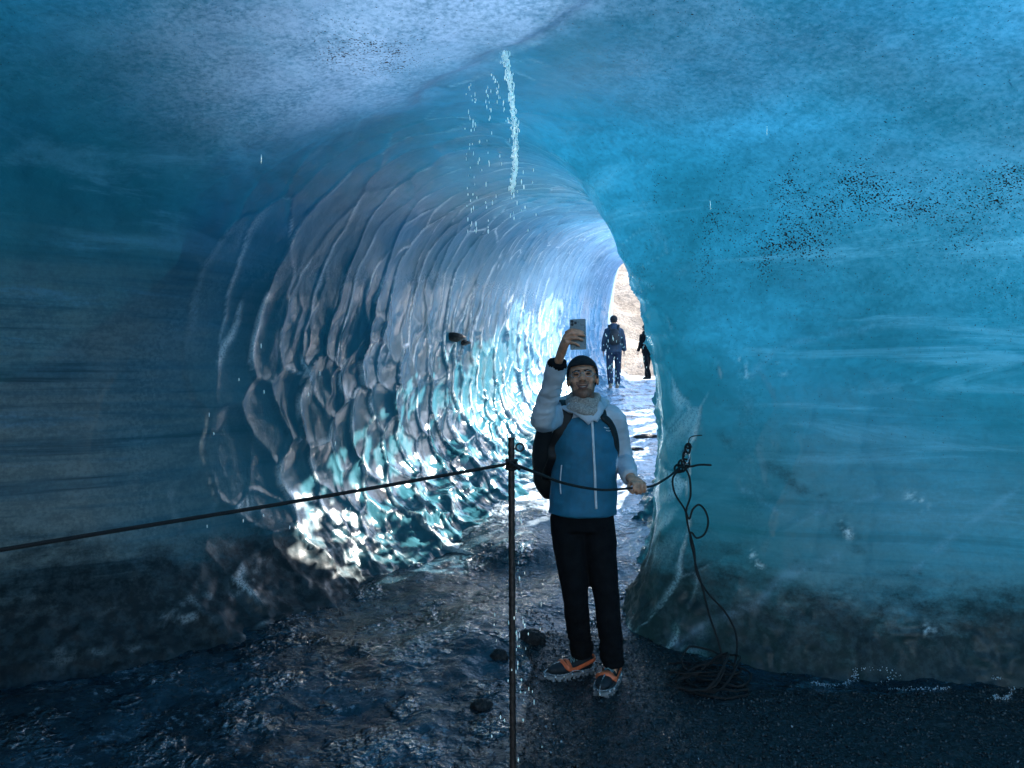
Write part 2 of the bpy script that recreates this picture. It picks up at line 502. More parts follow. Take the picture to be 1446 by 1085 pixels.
def build_cave(nt=1250, na=560):
    S = sections(nt)
    L = np.stack([S[:, 0], S[:, 1]], -1); Rr = np.stack([S[:, 2], S[:, 3]], -1)
    fz = floor_z(S[:, 5]); zc = fz + 1.05
    fzl = floor_z(S[:, 1]); fzr = floor_z(S[:, 3])
    T = S[:, 4:7]
    def inward(C, sign):
        d = np.gradient(C, axis=0); d /= np.linalg.norm(d, axis=1)[:, None] + 1e-9
        return np.stack([d[:, 1], -d[:, 0]], -1) * sign
    nL, nR = inward(L, 1), inward(Rr, -1)
    P = np.zeros((nt, na, 3))
    nlow = na // 6
    nup = na - 2 * nlow
    def bank(y, sd):      # how far the foot of the wall curves in
        if sd: return np.interp(y, [0, 3.5, 4.4, 4.8, 5.6, 8], [0.40, 0.35, 0.32, 0.48, 0.95, 1.2])
        return np.interp(y, [0, 3.0, 3.8, 4.4, 5.2, 6.2, 8, 25], [0.45, 0.6, 0.95, 1.0, 1.2, 1.6, 1.75, 1.5])
    for k in range(nlow):
        w = k / nlow
        for side, C, N, fzs, cols in ((0, L, nL, fzl, k), (1, Rr, nR, fzr, na - 1 - k)):
            z0 = fzs - 0.25
            z = z0 + (zc - z0) * w
            off = bank(C[:, 1], side) * (1 - np.sqrt(np.maximum(0, 1 - (1 - w) ** 2)))
            P[:, cols, 0] = C[:, 0] + N[:, 0] * off
            P[:, cols, 1] = C[:, 1] + N[:, 1] * off
            P[:, cols, 2] = z
    for k in range(nup):
        th = math.pi * (k + 0.0) / (nup - 1)
        c, s = math.cos(th), math.sin(th)
        nn = 2.5 if c > 0 else 2.15
        pc, ps = abs(c) ** (2 / nn), s ** (2 / nn)
        Cn = np.stack([T[:, 0], T[:, 1], zc], -1)
        E = np.stack([L[:, 0], L[:, 1], zc], -1) if c > 0 else np.stack([Rr[:, 0], Rr[:, 1], zc], -1)
        P[:, nlow + k] = Cn + (E - Cn) * pc + (T - Cn) * ps
    dt = np.gradient(P, axis=0); da = np.gradient(P, axis=1)
    N = np.cross(dt, da); N /= np.linalg.norm(N, axis=2)[..., None] + 1e-9
    ctr = np.stack([T[:, 0], T[:, 1], zc], -1)[:, None, :]
    flip = np.sign(np.sum((ctr - P) * N, -1).mean())
    N *= flip                                      # towards the inside
    # running lengths for the scallops
    sl = np.concatenate([np.zeros((1, na)), np.cumsum(np.linalg.norm(np.diff(P, axis=0), axis=2), axis=0)], 0)
    sl = sl - sl[np.argmin(abs(S[:, 1] - 4.9)), :][None]
    ca = np.concatenate([np.zeros((nt, 1)), np.cumsum(np.linalg.norm(np.diff(P, axis=1), axis=2), axis=1)], 1)
    mask = np.repeat(S[:, 7][:, None], na, 1)
    up = sstep(1.6, 2.7, P[..., 2] - floor_z(P[..., 1]))
    side = np.linspace(-1, 1, na)[None, :] + 0 * mask       # -1 left foot .. +1 right foot
    # scallops
    wv = np.stack([P[..., 0], P[..., 1], P[..., 2]], -1)
    w1, w2 = fbm(wv * 0.9, 3, 3), fbm(wv * 0.9 + 40, 5, 3)
    w3 = fbm(wv * 3.1 + 9, 8, 3)
    s = sl + 0.22 * w1 + 0.06 * w3 + 0.16 * np.sin(ca * 1.1)
    c = ca + 0.35 * w2
    s = s + 0.35 * (c - ca[:, na // 2][:, None]) * 0.35
    d1, d2, os_, oc_, idv = cells(s / 0.34, c / 0.43 * (1 - 0.22 * up), 21)
    bowl = 1.1 * d1 ** 2 - 0.24 * os_ + 0.16 * (idv - 0.5) + (0.11 + 0.14 * up) * np.exp(-(d2 - d1) / 0.06)
    brk = fbm(np.stack([s * 16, c * 4.5, 0 * s], -1), 121, 4, 0.65)
    brk2 = fbm(np.stack([s * 2.2, c * 2.2, 0 * s + 5], -1), 125, 3)
    edge = d2 - d1
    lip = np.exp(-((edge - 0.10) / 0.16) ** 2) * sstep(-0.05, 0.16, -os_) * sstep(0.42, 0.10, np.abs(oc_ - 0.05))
    glint_crust = lip * (idv > 0.22) * sstep(0.26, 0.56, 0.5 + 0.55 * brk + 0.35 * brk2) * (1 - 0.55 * up)  # glints painted white on the lip facing the tunnel light
    glint_crust = np.maximum(glint_crust, 0.7 * np.exp(-(edge / 0.03) ** 2) * sstep(0.56, 0.8, 0.5 + 0.7 * brk2 + 0.25 * brk))  # thin highlight lines painted along the crests
    glint_crust = glint_crust * sstep(0.35, 0.9, mask)
    d1b, d2b, osb, ocb, idb = cells(s / 0.19 + 7, c / 0.34 + 3, 33)
    small = d1b ** 2 - 0.2 * osb
    depth = 0.115 * (0.75 + 0.8 * w1) * (1 - 0.70 * up)
    h = mask * (depth * np.clip(bowl, -0.6, 1.1) + 0.030 * np.clip(small, -0.5, 1.0) * sstep(-0.2, 0.5, w2) * (1 - 0.8 * up))
    rim = sstep(0.4, 0.62, side) * np.exp(-((P[..., 1] - 4.75) / 0.35) ** 2)
    h = h * (1 - 0.55 * rim) 
    # large swells and small dimples everywhere
    h = h + 0.10 * fbm(wv * 0.55, 51, 3) * (1 - 0.4 * mask) + (0.014 + 0.010 * mask * (1 - up)) * fbm(wv * 2.2, 61, 4) + (0.003 + 0.004 * mask * (1 - up)) * fbm(wv * 9, 71, 3)
    low = sstep(0.55, 0.1, P[..., 2] - floor_z(P[..., 1]))
    h = h + low * (0.08 * fbm(wv * 2.6, 81, 5, 0.6) + 0.05 * np.abs(fbm(wv * 6, 85, 4, 0.6)))
    # hanging slab of white ice on the chamber roof: a step along a line
    x, y = P[..., 0], P[..., 1]
    ln = (x + 0.45) * 0.815 + (y - 3.83) * 0.58 + 0.16 * fbm(wv * 1.7, 91, 3)
    roof = sstep(2.5, 2.9, P[..., 2]) * sstep(4.6, 3.6, y)
    slab = roof * sstep(0.05, -0.05, ln) * sstep(-1.9, -0.5, ln) * sstep(-1.9, -0.7, x)
    h = h + 0.03 * slab
    P = P + N * h[..., None]
    # ---- what the ice is like where
    zf0 = P[..., 2] - floor_z(P[..., 1])
    zf = P[..., 2] - floor_z(P[..., 1])
    frost = np.clip(roof * sstep(0.22, -0.30, ln + 0.10 * fbm(wv * 5, 93, 4, 0.6)) * sstep(-2.1, -0.4, ln) * sstep(-2.2, -0.5, x) * 0.85 + 0.16 * sstep(2.75, 3.15, P[..., 2]) * sstep(4.3, 3.3, y) * sstep(-0.3, 0.35, fbm(wv * 0.9, 95, 3) + 0.1), 0, 1)
    frost = np.clip(frost + 0.09 * sstep(0.8, 2.8, x) * sstep(1.6, 3.0, P[..., 2]) * sstep(4.9, 4.2, y), 0, 1)  # upper right made paler: brightness gradient painted into the mask
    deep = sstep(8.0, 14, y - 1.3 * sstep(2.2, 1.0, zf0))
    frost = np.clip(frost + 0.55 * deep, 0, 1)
    strata = sstep(2.7, 1.9, P[..., 2]) * sstep(0.7, -0.6, x) * (sstep(5.7, 4.7, y) + 0.25 * sstep(9, 5.5, y) * sstep(5.0, 5.6, y)) + 0.42 * sstep(1.9, 0.8, zf) * sstep(0.6, 1.3, x) * sstep(6, 4.9, y)
    dirt = np.clip(1.0 * sstep(0.88, 0.05, zf + 0.30 * fbm(wv * 1.1, 97, 5)), 0, 1) * sstep(6.6, 5.0, y)
    speck = np.clip(sstep(-0.2, 0.5, x) * sstep(6, 4.8, y) * sstep(0.9, 1.5, P[..., 2]) + 0.8 * sstep(2.6, 3.0, P[..., 2]) * sstep(4.6, 4, y), 0, 1)
    front = sstep(0.5, 0.8, x) * sstep(5.2, 4.9, y)
    band = np.exp(-((P[..., 2] - 2.52 - 0.12 * fbm(wv * 1.5, 101, 2)) / 0.17) ** 2) * sstep(0.8, 1.5, x) + 0.35 * np.exp(-((P[..., 2] - 2.3) / 0.4) ** 2)
    cols = sum(np.exp(-((x - q + 0.05 * fbm(wv * 2, 103, 2)) / 0.035) ** 2) * sstep(1.9, 2.2, P[..., 2]) * sstep(3.0, 2.7, P[..., 2]) for q in (0.82, 1.12, 1.42, 1.72))
    patch = np.exp(-((x + 0.62) / 0.22) ** 2 - ((y - 3.25) / 0.22) ** 2) * sstep(2.6, 2.9, P[..., 2])
    speck = np.clip(np.minimum(0.92, front * (1.1 * band + cols) * (0.45 + 0.9 * sstep(-0.2, 0.3, fbm(wv * 1.1, 105, 3)))) + 1.5 * patch + 0.22 * speck, 0, 1.5)
    def line(pts, w):
        Q = np.array([at(a, b, 4.2) for a, b in pts]); best = np.full(x.shape, 9.0)
        xz = np.stack([x * 4.2 / np.maximum(y, 0.5), 0 * x, EYE + (P[..., 2] - EYE) * 4.2 / np.maximum(y, 0.5)], -1).reshape(-1, 3)
        for a, b in zip(Q[:-1], Q[1:]):
            a, b = a * (1, 0, 1), b * (1, 0, 1)
            t_ = np.clip(((xz - a) @ (b - a)) / ((b - a) @ (b - a)), 0, 1)
            best = np.minimum(best, np.linalg.norm(xz - (a + t_[:, None] * (b - a)), axis=1).reshape(x.shape))
        return np.exp(-(best / (w * (0.6 + 0.9 * np.abs(fbm(wv * 3.3, 107, 3))))) ** 2) * sstep(5.3, 4.9, y) * sstep(1.5, 3, y)
    crack = np.maximum(line([(1000, 605), (1065, 640), (1120, 680), (1165, 720), (1210, 770)], 0.085), 0.8 * line([(915, 795), (985, 800), (1080, 835)], 0.10))
    dirt = np.clip(np.maximum(dirt, 0.45 * crack * sstep(-0.5, 0.2, fbm(wv * 4, 109, 4))), 0, 1)
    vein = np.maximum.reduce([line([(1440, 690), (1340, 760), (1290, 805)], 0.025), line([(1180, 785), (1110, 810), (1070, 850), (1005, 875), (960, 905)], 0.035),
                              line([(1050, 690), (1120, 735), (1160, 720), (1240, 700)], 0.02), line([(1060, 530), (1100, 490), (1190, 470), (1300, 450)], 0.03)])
    glint_spots = np.maximum.reduce([line([(1187, 733), (1198, 755)], 0.030), line([(1287, 704), (1303, 712)], 0.030), line([(1064, 780), (1074, 796)], 0.026), line([(1298, 882), (1318, 892)], 0.035),
                               line([(1100, 518), (1106, 524)], 0.03), line([(1045, 510), (1055, 530)], 0.03)]) * sstep(-0.05, 0.25, fbm(wv * 26, 141, 3, 0.7))  # wall glints painted in as small white spots
    splash_glint = np.maximum.reduce([line([(700, 85), (716, 78), (762, 58)], 0.010), line([(718, 88), (745, 84), (772, 92)], 0.010), line([(690, 62), (712, 72)], 0.012), line([(722, 100), (752, 112)], 0.008),
                                line([(640, 122), (690, 105), (716, 78), (740, 45), (800, 12)], 0.008)]) * (0.35 + 0.65 * sstep(-0.1, 0.3, fbm(wv * 14, 143, 3, 0.7)))  # highlights painted as white streaks round the trickle's top and slab edge
    lowice = low * sstep(0.6, -0.3, x) * sstep(5.8, 5.2, y) * sstep(0.18, 0.45, fbm(wv * np.array([7, 7, 11.0]), 145, 4, 0.65)) * sstep(-0.15, 0.3, fbm(wv * 1.6, 147, 3))
    glint_crust = np.clip(glint_crust + glint_spots + 0.9 * splash_glint + 0.55 * lowice, 0, 1)
    thin = np.interp(x, [-4, -2, 0.3, 1.0, 2.0, 3.0], [0.10, 0.22, 0.55, 0.52, 0.72, 1.0]) * (0.10 + 0.90 * sstep(0.1, 2.9, zf) ** 1.2)  # translucency graded by hand so the wall brightens upward and to the right
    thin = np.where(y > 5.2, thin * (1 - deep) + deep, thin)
    # opening inferred out of view at right, shaped to sun the left wall
    hole = (y - 14.2 + 1.1 * fbm(wv * 0.9, 99, 5, 0.6)) ** 2 / 3.3 ** 2 + (side - 0.32 + 0.14 * fbm(wv * 1.2, 98, 5, 0.6)) ** 2 / 0.28 ** 2 < 1
    # nearer, small unseen holes added so sun dapples the scallops
    pn = np.where(y < 9.4, fbm(wv * 10, 133, 3, 0.6), fbm(wv * 5.6, 131, 3, 0.6))
    hole |= (pn > 0.24 - 0.09 * sstep(7.2, 8.8, y)) & (y > 7.35) & (y < 12) & (side > np.interp(y, [6.7, 8.5, 10], [0.34, 0.22, 0.12])) & (side < 0.64)
    hole |= (fbm(wv * 3.0, 137, 4, 0.6) > 0.02) & (y > 8.2) & (y < 15) & (side >= 0.55) & (side < 0.78)  # unseen gaps added low in the right wall to sun the floor
    o = grid_mesh("ice_cave", P, [ICE], hole=hole, attrs=dict(frost=frost, dirt=dirt, strata=np.clip(strata, 0, 1), speck=speck, thin=thin, wet=np.clip(mask * (1 - 0.85 * up) + low, 0, 1), vein=vein, glint_crust=glint_crust, scal=mask))
    tag(o, "blue glacier ice cave with a scalloped tunnel opening in its end wall", "ice cave", kind="structure")
    link(o)
    return o

def ground_h(X, Y):
    p = np.stack([X, Y, 0 * X], -1)
    z = floor_z(Y)
    near = sstep(40, 26, Y)
    # mound of dirty ice on the left and between the man and the tunnel
    z = z + near * 0.07 * sstep(-0.2, -2.4, X) * sstep(2.2, 3.6, Y) * sstep(6.5, 4.8, Y)
    z = z + near * 0.12 * np.exp(-((X + 0.15) / 0.5) ** 2 - ((Y - 4.7) / 0.6) ** 2)
    z = z + near * 0.02 * sstep(1.0, 2.2, X) * sstep(3.4, 3.9, Y)
    iced = sstep(0.25, -0.15, X + 0.12 * fbm(p * 2, 3, 3)) + sstep(4.3, 4.9, Y) + 0.8 * sstep(3.78, 3.9, Y + 0.1 * fbm(p * 3, 4, 3)) * sstep(0.9, 1.2, X)
    iced = np.clip(iced, 0, 1)
    z = z + near * iced * (0.11 * fbm(p * 1.2, 11, 5, 0.50) + 0.018 * np.abs(fbm(p * 9, 17, 4, 0.6)))
    z = z + near * (1 - iced) * (0.022 * fbm(p * 2.2, 19, 4) + 0.012 * fbm(p * 22, 23, 3, 0.6))
    man = np.exp(-((X - 0.42) / 0.33) ** 2 - ((Y - 3.98) / 0.33) ** 2)
    z = z * (1 - man) + man * 0.003 * fbm(p * 25, 29, 3)
    return z, iced

def build_ground():
    xs = np.concatenate([[-400, -150, -60, -25, -12], np.linspace(-7, -3.2, 40), np.linspace(-3.18, 3.2, 420), np.linspace(3.22, 8, 80), [12, 25, 60, 150, 400]])
    ys = np.concatenate([[-400, -120, -40, -15], np.linspace(-8, 2.2, 40), np.linspace(2.22, 6, 330), np.linspace(6.04, 26, 220), np.linspace(27, 60, 20), [100, 200, 500]])
    X, Y = np.meshgrid(xs, ys, indexing='ij')
    z, iced = ground_h(X, Y)
    snow = sstep(5.4, 7.4, Y + 1.6 * sstep(-0.2, 0.9, X - 0.25 * (Y - 5)) - 1.0) * sstep(60, 26, Y)
    o = grid_mesh("ground", np.stack([X, Y, z], -1), [GROUND], dict(ice=np.clip(iced, 0, 1), snow=snow))
    tag(o, "cave floor of dirty ice and black volcanic grit", "ground", kind="structure")
    link(o)

def build_hill():
    xs = np.linspace(-160, 200, 120); ys = np.concatenate([np.linspace(30, 60, 60), np.linspace(61, 220, 60)])
    X, Y = np.meshgrid(xs, ys, indexing='ij')
    p = np.stack([X, Y, 0 * X], -1)
    z = floor_z(Y) - 0.6 + 42 * sstep(30, 170, Y) + 3.2 * fbm(p * 0.16, 5, 5, 0.6) * sstep(31, 45, Y) + 0.7*np.abs(fbm(p*0.9, 9, 4, 0.6))
    m = NT("moraine")
    c = m.mix(m.ramp(m.noise(0.35, 8, 0.7), 0.35, 0.65), (0.115, 0.09, 0.068), (0.28, 0.235, 0.19))
    m.set(Base_Color=c, Roughness=0.9, Normal=m.bump(m.noise(1.5, 8, 0.7), 0.5))
    o = grid_mesh("hill", np.stack([X, Y, z], -1), [m.mat])
    tag(o, "pale brown gravel hillside in the sun beyond the tunnel exit", "hill", kind="structure")
    link(o)

ICE = ice_material()
GROUND = ground_material()
build_cave()
build_ground()
build_hill()
#OBJECTS
# ---------------------------------------------------------------- where surfaces are
from mathutils.bvhtree import BVHTree
def bvh_of(o):
    me = o.data
    vs = [o.matrix_world @ v.co for v in me.vertices] if o.matrix_world != Matrix() else [v.co.copy() for v in me.vertices]
    return BVHTree.FromPolygons(vs, [tuple(p.vertices) for p in me.polygons])
def wall_point(px, py, lift=0.0):
    """where the line of sight through a photo pixel meets the built ice"""
    d = Vector(at(px, py, 1.0)) - Vector((0, 0, EYE))
    h = CAVE_BVH.ray_cast(Vector((0, 0, EYE)), d.normalized())
    return np.array(h[0] - d.normalized() * lift)
def ground_z(x, y):
    return float(ground_h(np.array([float(x)]), np.array([float(y)]))[0][0])
def floor_at(px, py):
    """photo pixel -> point on the built floor"""
    Y = 3.5
    for _ in range(40):
        p = at(px, py, Y)
        g = ground_z(p[0], Y)
        Y += 0.6 * (((EYE - g) * F / (py - 542.5)) - Y)
    return np.array([at(px, py, Y)[0], Y, ground_z(at(px, py, Y)[0], Y)])

# ---------------------------------------------------------------- materials of the objects
SKIN = simple("skin", (0.62, 0.30, 0.185), 0.5, 0.3, 38, 0.0015, 300)
TEAL = simple("teal_softshell", (0.018, 0.16, 0.27), 0.62, 0.18, 14, 0.002, 420)
PALE = simple("pale_grey_softshell", (0.55, 0.62, 0.70), 0.6, 0.12, 14, 0.002, 420)
WHITE = simple("white_trim", (0.66, 0.70, 0.75), 0.45, 0.08)
BLACK = simple("black_cloth", (0.006, 0.007, 0.009), 0.9, 0.3, 25, 0.002, 350, spec=0.15)
DARKKNIT = simple("dark_knit", (0.012, 0.013, 0.016), 0.9, 0.3, 60, 0.003, 500)
SCARF = simple("grey_knit", (0.46, 0.43, 0.40), 0.9, 0.35, 120, 0.006, 300)
NYLON = simple("black_nylon", (0.006, 0.007, 0.009), 0.5, 0.3, 40, 0.002, 600)
RUBBER = simple("orange_rubber", (0.80, 0.16, 0.06), 0.45, 0.15, 50)
STEEL = simple("steel", (0.55, 0.56, 0.58), 0.28, 0.1, 60, metallic=1.0)
ROPE = simple("dark_rope", (0.012, 0.011, 0.012), 0.75, 0.5, 260, 0.003, 700)
ROD = simple("rusty_rod", (0.055, 0.042, 0.038), 0.5, 0.45, 45, 0.003, 160, metallic=0.6)
SHOE = simple("dark_shoe", (0.012, 0.018, 0.024), 0.6, 0.3, 40, 0.002, 400)
SOLE = simple("pale_sole", (0.22, 0.23, 0.24), 0.6, 0.2, 40)
LACE = simple("teal_lace", (0.16, 0.28, 0.30), 0.7, 0.2, 80)
PHONEB = simple("frosted_silver_back", (0.21, 0.24, 0.24), 0.28, 0.05, 10, metallic=0.4)
LENS = simple("black_glass", (0.004, 0.004, 0.006), 0.05, 0.1)
DENIM = simple("navy_trousers", (0.008, 0.022, 0.052), 0.75, 0.3, 30)
BLUEJ = simple("blue_jacket", (0.012, 0.034, 0.066), 0.6, 0.3, 25)
STONE = simple("black_basalt", (0.010, 0.011, 0.013), 0.5, 0.5, 22, 0.02, 60)
LIPS = simple("lips", (0.20, 0.075, 0.06), 0.4, 0.1)
TEETH = simple("teeth", (0.40, 0.36, 0.32), 0.3, 0.05)
HAIR = simple("dark_hair", (0.010, 0.008, 0.007), 0.6, 0.3, 120)
STUBBLE = simple("stubbled_skin", (0.24, 0.125, 0.085), 0.55, 0.25, 160)

def stubble_paint(headM, c, front=True):
    Mi = np.linalg.inv(headM)
    def paint(ce):
        l = (ce - c) @ Mi.T
        beard = (l[:, 2] < -0.028) & (l[:, 2] > -0.13) & (np.hypot(l[:, 0], l[:, 1]) < 0.13) & (l[:, 1] < 0.03)
        mous = (l[:, 2] < -0.030) & (l[:, 2] > -0.047) & (l[:, 1] < -0.05) & (abs(l[:, 0]) < 0.034)
        cheek = (l[:, 2] > -0.085) & (l[:, 2] < -0.02) & (abs(l[:, 0]) < 0.052) & (l[:, 1] < -0.05) & (l[:, 2] > -0.062 - 0.2 * abs(l[:, 0])) & ~mous
        return np.where((beard | mous) & ~cheek, 1, 0)
    return paint

def add_head(mb, M, c, face=True):
    T = lambda p: np.asarray(p, float) @ M.T + c
    mb.ball(T((0, 0.012, 0.028)), (0.075, 0.094, 0.087), M, 20, 14)
    mb.ball(T((0, -0.016, -0.045)), (0.062, 0.068, 0.068), M, 18, 12)
    mb.ball(T((0, -0.052, -0.093)), (0.030, 0.026, 0.022), M)
    mb.tube([T((0, 0.018, -0.05)), T((0, 0.03, -0.10)), T((0, 0.042, -0.17))], [0.056, 0.056, 0.062], 16)
    for s in (-1, 1):
        mb.ball(T((s * 0.040, -0.057, -0.022)), (0.026, 0.024, 0.024), M)
        mb.ball(T((s * 0.077, 0.012, -0.005)), (0.010, 0.020, 0.032), M)
    if face:
        mb.tube([T((-0.048, -0.066, 0.030)), T((-0.02, -0.082, 0.036)), T((0, -0.084, 0.033)), T((0.02, -0.082, 0.036)), T((0.048, -0.066, 0.030))], 0.011, 8, ref=(0, 0, 1))
        mb.tube([T((0, -0.080, 0.022)), T((0, -0.096, 0.0)), T((0, -0.108, -0.020)), T((0, -0.102, -0.029))], [0.008, 0.010, 0.013, 0.009], 10)
        for s in (-1, 1): mb.ball(T((s * 0.013, -0.092, -0.026)), (0.009, 0.011, 0.008), M)
        mb.tube([T((-0.026, -0.074, -0.050)), T((0, -0.088, -0.055)), T((0.026, -0.074, -0.050))], 0.008, 8, ref=(0, 0, 1))
        mb.tube([T((-0.022, -0.073, -0.062)), T((0, -0.086, -0.068)), T((0.022, -0.073, -0.062))], 0.008, 8, ref=(0, 0, 1))

def dome(M, c, rad, cen, keep, name, mat, parent, thick=0.006, seg=48, rings=36):
    """a cap cut from an ellipsoid, given thickness"""
    V, Fc = [], []
    for i in range(rings + 1):
        t = math.pi * i / rings
        for k in range(seg):
            a = 2 * math.pi * k / seg
            V.append((cen[0] + rad[0] * math.sin(t) * math.cos(a), cen[1] + rad[1] * math.sin(t) * math.sin(a), cen[2] + rad[2] * math.cos(t)))
    for i in range(rings):
        for k in range(seg):
            l = (k + 1) % seg
            f = (i * seg + k, (i + 1) * seg + k, (i + 1) * seg + l, i * seg + l)
            if all(keep(*V[q]) for q in f): Fc.append(f)
    mb = MB(); mb.add(np.array(V) @ M.T + c, Fc)
    o = mb.build(name, mat, parent)
    s = o.modifiers.new("t", 'SOLIDIFY'); s.thickness = thick; s.offset = 0.5
    return o

def seg_dist(p, a, b):
    a, b = np.asarray(a, float), np.asarray(b, float)
    t = np.clip(((p - a) @ (b - a)) / ((b - a) @ (b - a)), 0, 1)
    return np.linalg.norm(p - (a + t[:, None] * (b - a)), axis=1)

# ---------------------------------------------------------------- the man taking a picture of himself
def build_man():
    base = (0.42, 4.0, 0.0)
    man = thing("person", "man in teal and white jacket, beanie and glasses raising a phone beside the post", "person", base)
    hc = np.array([0.372, 3.925, 1.625])
    HM = np.array((Matrix.Rotation(R(-4), 3, 'Y') @ Matrix.Rotation(R(-6), 3, 'Z') @ Matrix.Rotation(R(-14), 3, 'X')))
    T = lambda p: np.asarray(p, float) @ HM.T + hc
    shR, elR, wrR = np.array((0.228, 3.96, 1.425)), np.array((0.152, 3.70, 1.420)), np.array((0.214, 3.475, 1.70))
    shL, elL, wrL = np.array((0.545, 3.99, 1.410)), np.array((0.606, 4.08, 1.195)), np.array((0.612, 3.845, 1.115))
    hipR, knR, anR = (0.295, 4.0, 0.90), (0.335, 3.97, 0.50), (0.392, 4.115, 0.10)
    hipL, knL, anL = (0.455, 4.0, 0.90), (0.497, 3.95, 0.50), (0.540, 3.985, 0.10)
    # phone frame: u to the picture's right, v up, n out of the phone's back
    pc = np.array([0.300, 3.385, 1.826])
    n = np.array([-0.10, -0.95, 0.28]); n /= np.linalg.norm(n)
    u = np.cross((0, 0, 1.0), n) * -1; u = np.array([1, 0, 0]) - n * n[0]; u /= np.linalg.norm(u)
    v = np.cross(n, u) * -1
    if v[2] < 0: v = -v
    Q = lambda a, b, c: pc + u * a / 1000 + v * b / 1000 + n * c / 1000
    b = MB()
    add_head(b, HM, hc)
    b.tube([(0.385, 3.985, 0.90), (0.385, 3.98, 1.10), (0.387, 3.98, 1.28), (0.387, 3.985, 1.40), (0.384, 3.985, 1.47)],
           [(0.145, 0.095), (0.13, 0.09), (0.15, 0.10), (0.145, 0.085), (0.06, 0.06)], 20)
    for P, r in (([shR, elR, wrR], (0.045, 0.038, 0.027)), ([shL, elL, wrL], (0.045, 0.038, 0.027)),
                 ([hipR, knR, anR], (0.078, 0.052, 0.036)), ([hipL, knL, anL], (0.078, 0.052, 0.036))):
        b.tube(smooth_path(P, 5), np.interp(np.linspace(0, 2, 11), [0, 1, 2], r), 14)
    b.ball((0.385, 3.99, 0.90), (0.155, 0.10, 0.09))
    for a_, toe in ((anR, (0.27, 4.04, 0.05)), (anL, (0.475, 3.83, 0.05))):
        b.tube([np.array(a_), np.array(a_) * 0.8 + np.array(toe) * 0.2 - (0, 0, 0.03), np.array(a_) * 0.45 + np.array(toe) * 0.55 - (0, 0, 0.028)], [0.030, 0.028, 0.018], 12)
    # raised hand round the phone
    kn = Q(-52, -17, -2)
    b.tube([wrR, wrR * 0.5 + kn * 0.5 + n * 0.004, kn], [(0.023, 0.020), (0.034, 0.019), (0.038, 0.014)], 14, ref=v)
    for ch, r in (([(-56, 9, -3), (-30, 17, 15), (2, 12, 15), (25, 3, 11.5)], 7.8), ([(-54, -9, -1), (-28, -4, 17), (8, -6, 15.5), (31, -14, 11.5)], 8.0),
                  ([(-52, -27, -1), (-28, -24, 16), (2, -26, 15), (22, -33, 11.5)], 7.6), ([(-50, -43, -3), (-28, -45, 13), (-8, -51, 12.5), (6, -61, 10)], 6.6),
                  ([(-64, -22, -16), (-52, 8, -20), (-34, 25, -15.5), (-13, 33, -13.5)], 8.8)):
        b.tube(smooth_path([Q(*p) for p in ch], 4), np.linspace(r + 0.6, r - 1.2, 13) / 1000, 10, round_caps=True)
    # hand on the rope
    b.tube([wrL, (0.622, 3.80, 1.112), (0.634, 3.765, 1.100)], [(0.026, 0.019), (0.036, 0.018), (0.038, 0.014)], 14)
    for i in range(4):
        x = 0.605 + 0.0185 * i
        l = (0.9, 1.0, 0.95, 0.8)[i]
        b.tube(smooth_path([(x, 3.77, 1.098), (x + 0.003, 3.733, 1.103), (x + 0.004, 3.712, 1.100 - 0.022 * l), (x + 0.002, 3.722, 1.094 - 0.040 * l), (x, 3.742, 1.094 - 0.043 * l)], 4),
               np.linspace(0.0085, 0.0068, 17), 10, round_caps=True)
    b.tube(smooth_path([(0.600, 3.79, 1.092), (0.588, 3.755, 1.080), (0.592, 3.727, 1.066), (0.604, 3.713, 1.056)], 4), np.linspace(0.011, 0.0078, 13), 10, round_caps=True)
    b.fused("body", [SKIN, STUBBLE], man, 0.0036, 5, 0.45, paint=stubble_paint(HM, hc))
    # face
    for s in (-1, 1):
        e = MB(); e.ball(T((s * 0.031, -0.0795, 0.007)), (0.0125, 0.007, 0.0038), HM)
        e.build("eye", LENS, man)
        MB().tube([T((s * 0.012, -0.093, 0.0225)), T((s * 0.03, -0.090, 0.0255)), T((s * 0.050, -0.074, 0.0215))], [0.004, 0.005, 0.0025], 8, ref=(0, 0, 1)).build("eyebrow", HAIR, man)
    mo = MB()
    mo.tube(smooth_path([T((-0.029, -0.080, -0.050)), T((-0.012, -0.093, -0.0565)), T((0.012, -0.093, -0.0565)), T((0.029, -0.080, -0.050))], 4), [0.002] + [0.0035] * 11 + [0.002], 8, ref=(0, 0, 1))
    mo.tube(smooth_path([T((-0.027, -0.080, -0.053)), T((-0.011, -0.0915, -0.0675)), T((0.011, -0.0915, -0.0675)), T((0.027, -0.080, -0.053))], 4), [0.002] + [0.004] * 11 + [0.002], 8, ref=(0, 0, 1))
    mouth = mo.build("mouth", LIPS, man)
    MB().tube(smooth_path([T((-0.022, -0.083, -0.055)), T((0, -0.094, -0.0615)), T((0.022, -0.083, -0.055))], 4), [(0.002, 0.002)] + [(0.0045, 0.0025)] * 7 + [(0.002, 0.002)], 8, ref=(0, 0, 1)).build("teeth", TEETH, mouth)
    g = MB()
    for s in (-1, 1):
        g.tube([T((s * 0.033 + 0.0225 * math.cos(a), -0.099 + 0.004 * abs(math.cos(a)) + 0.018 * max(0, s * math.cos(a)), 0.004 + 0.0165 * math.sin(a))) for a in np.linspace(0, 2 * math.pi, 25)[:-1]], 0.0013, 6, closed=True, ref=(0, 1, 0))
        g.tube([T((s * 0.056, -0.078, 0.009)), T((s * 0.078, -0.02, 0.010)), T((s * 0.080, 0.02, 0.006))], 0.0016, 6)
    g.tube([T((-0.011, -0.098, 0.006)), T((0, -0.102, 0.009)), T((0.011, -0.098, 0.006))], 0.0014, 6, ref=(0, 0, 1))
    g.build("glasses", STEEL, man)
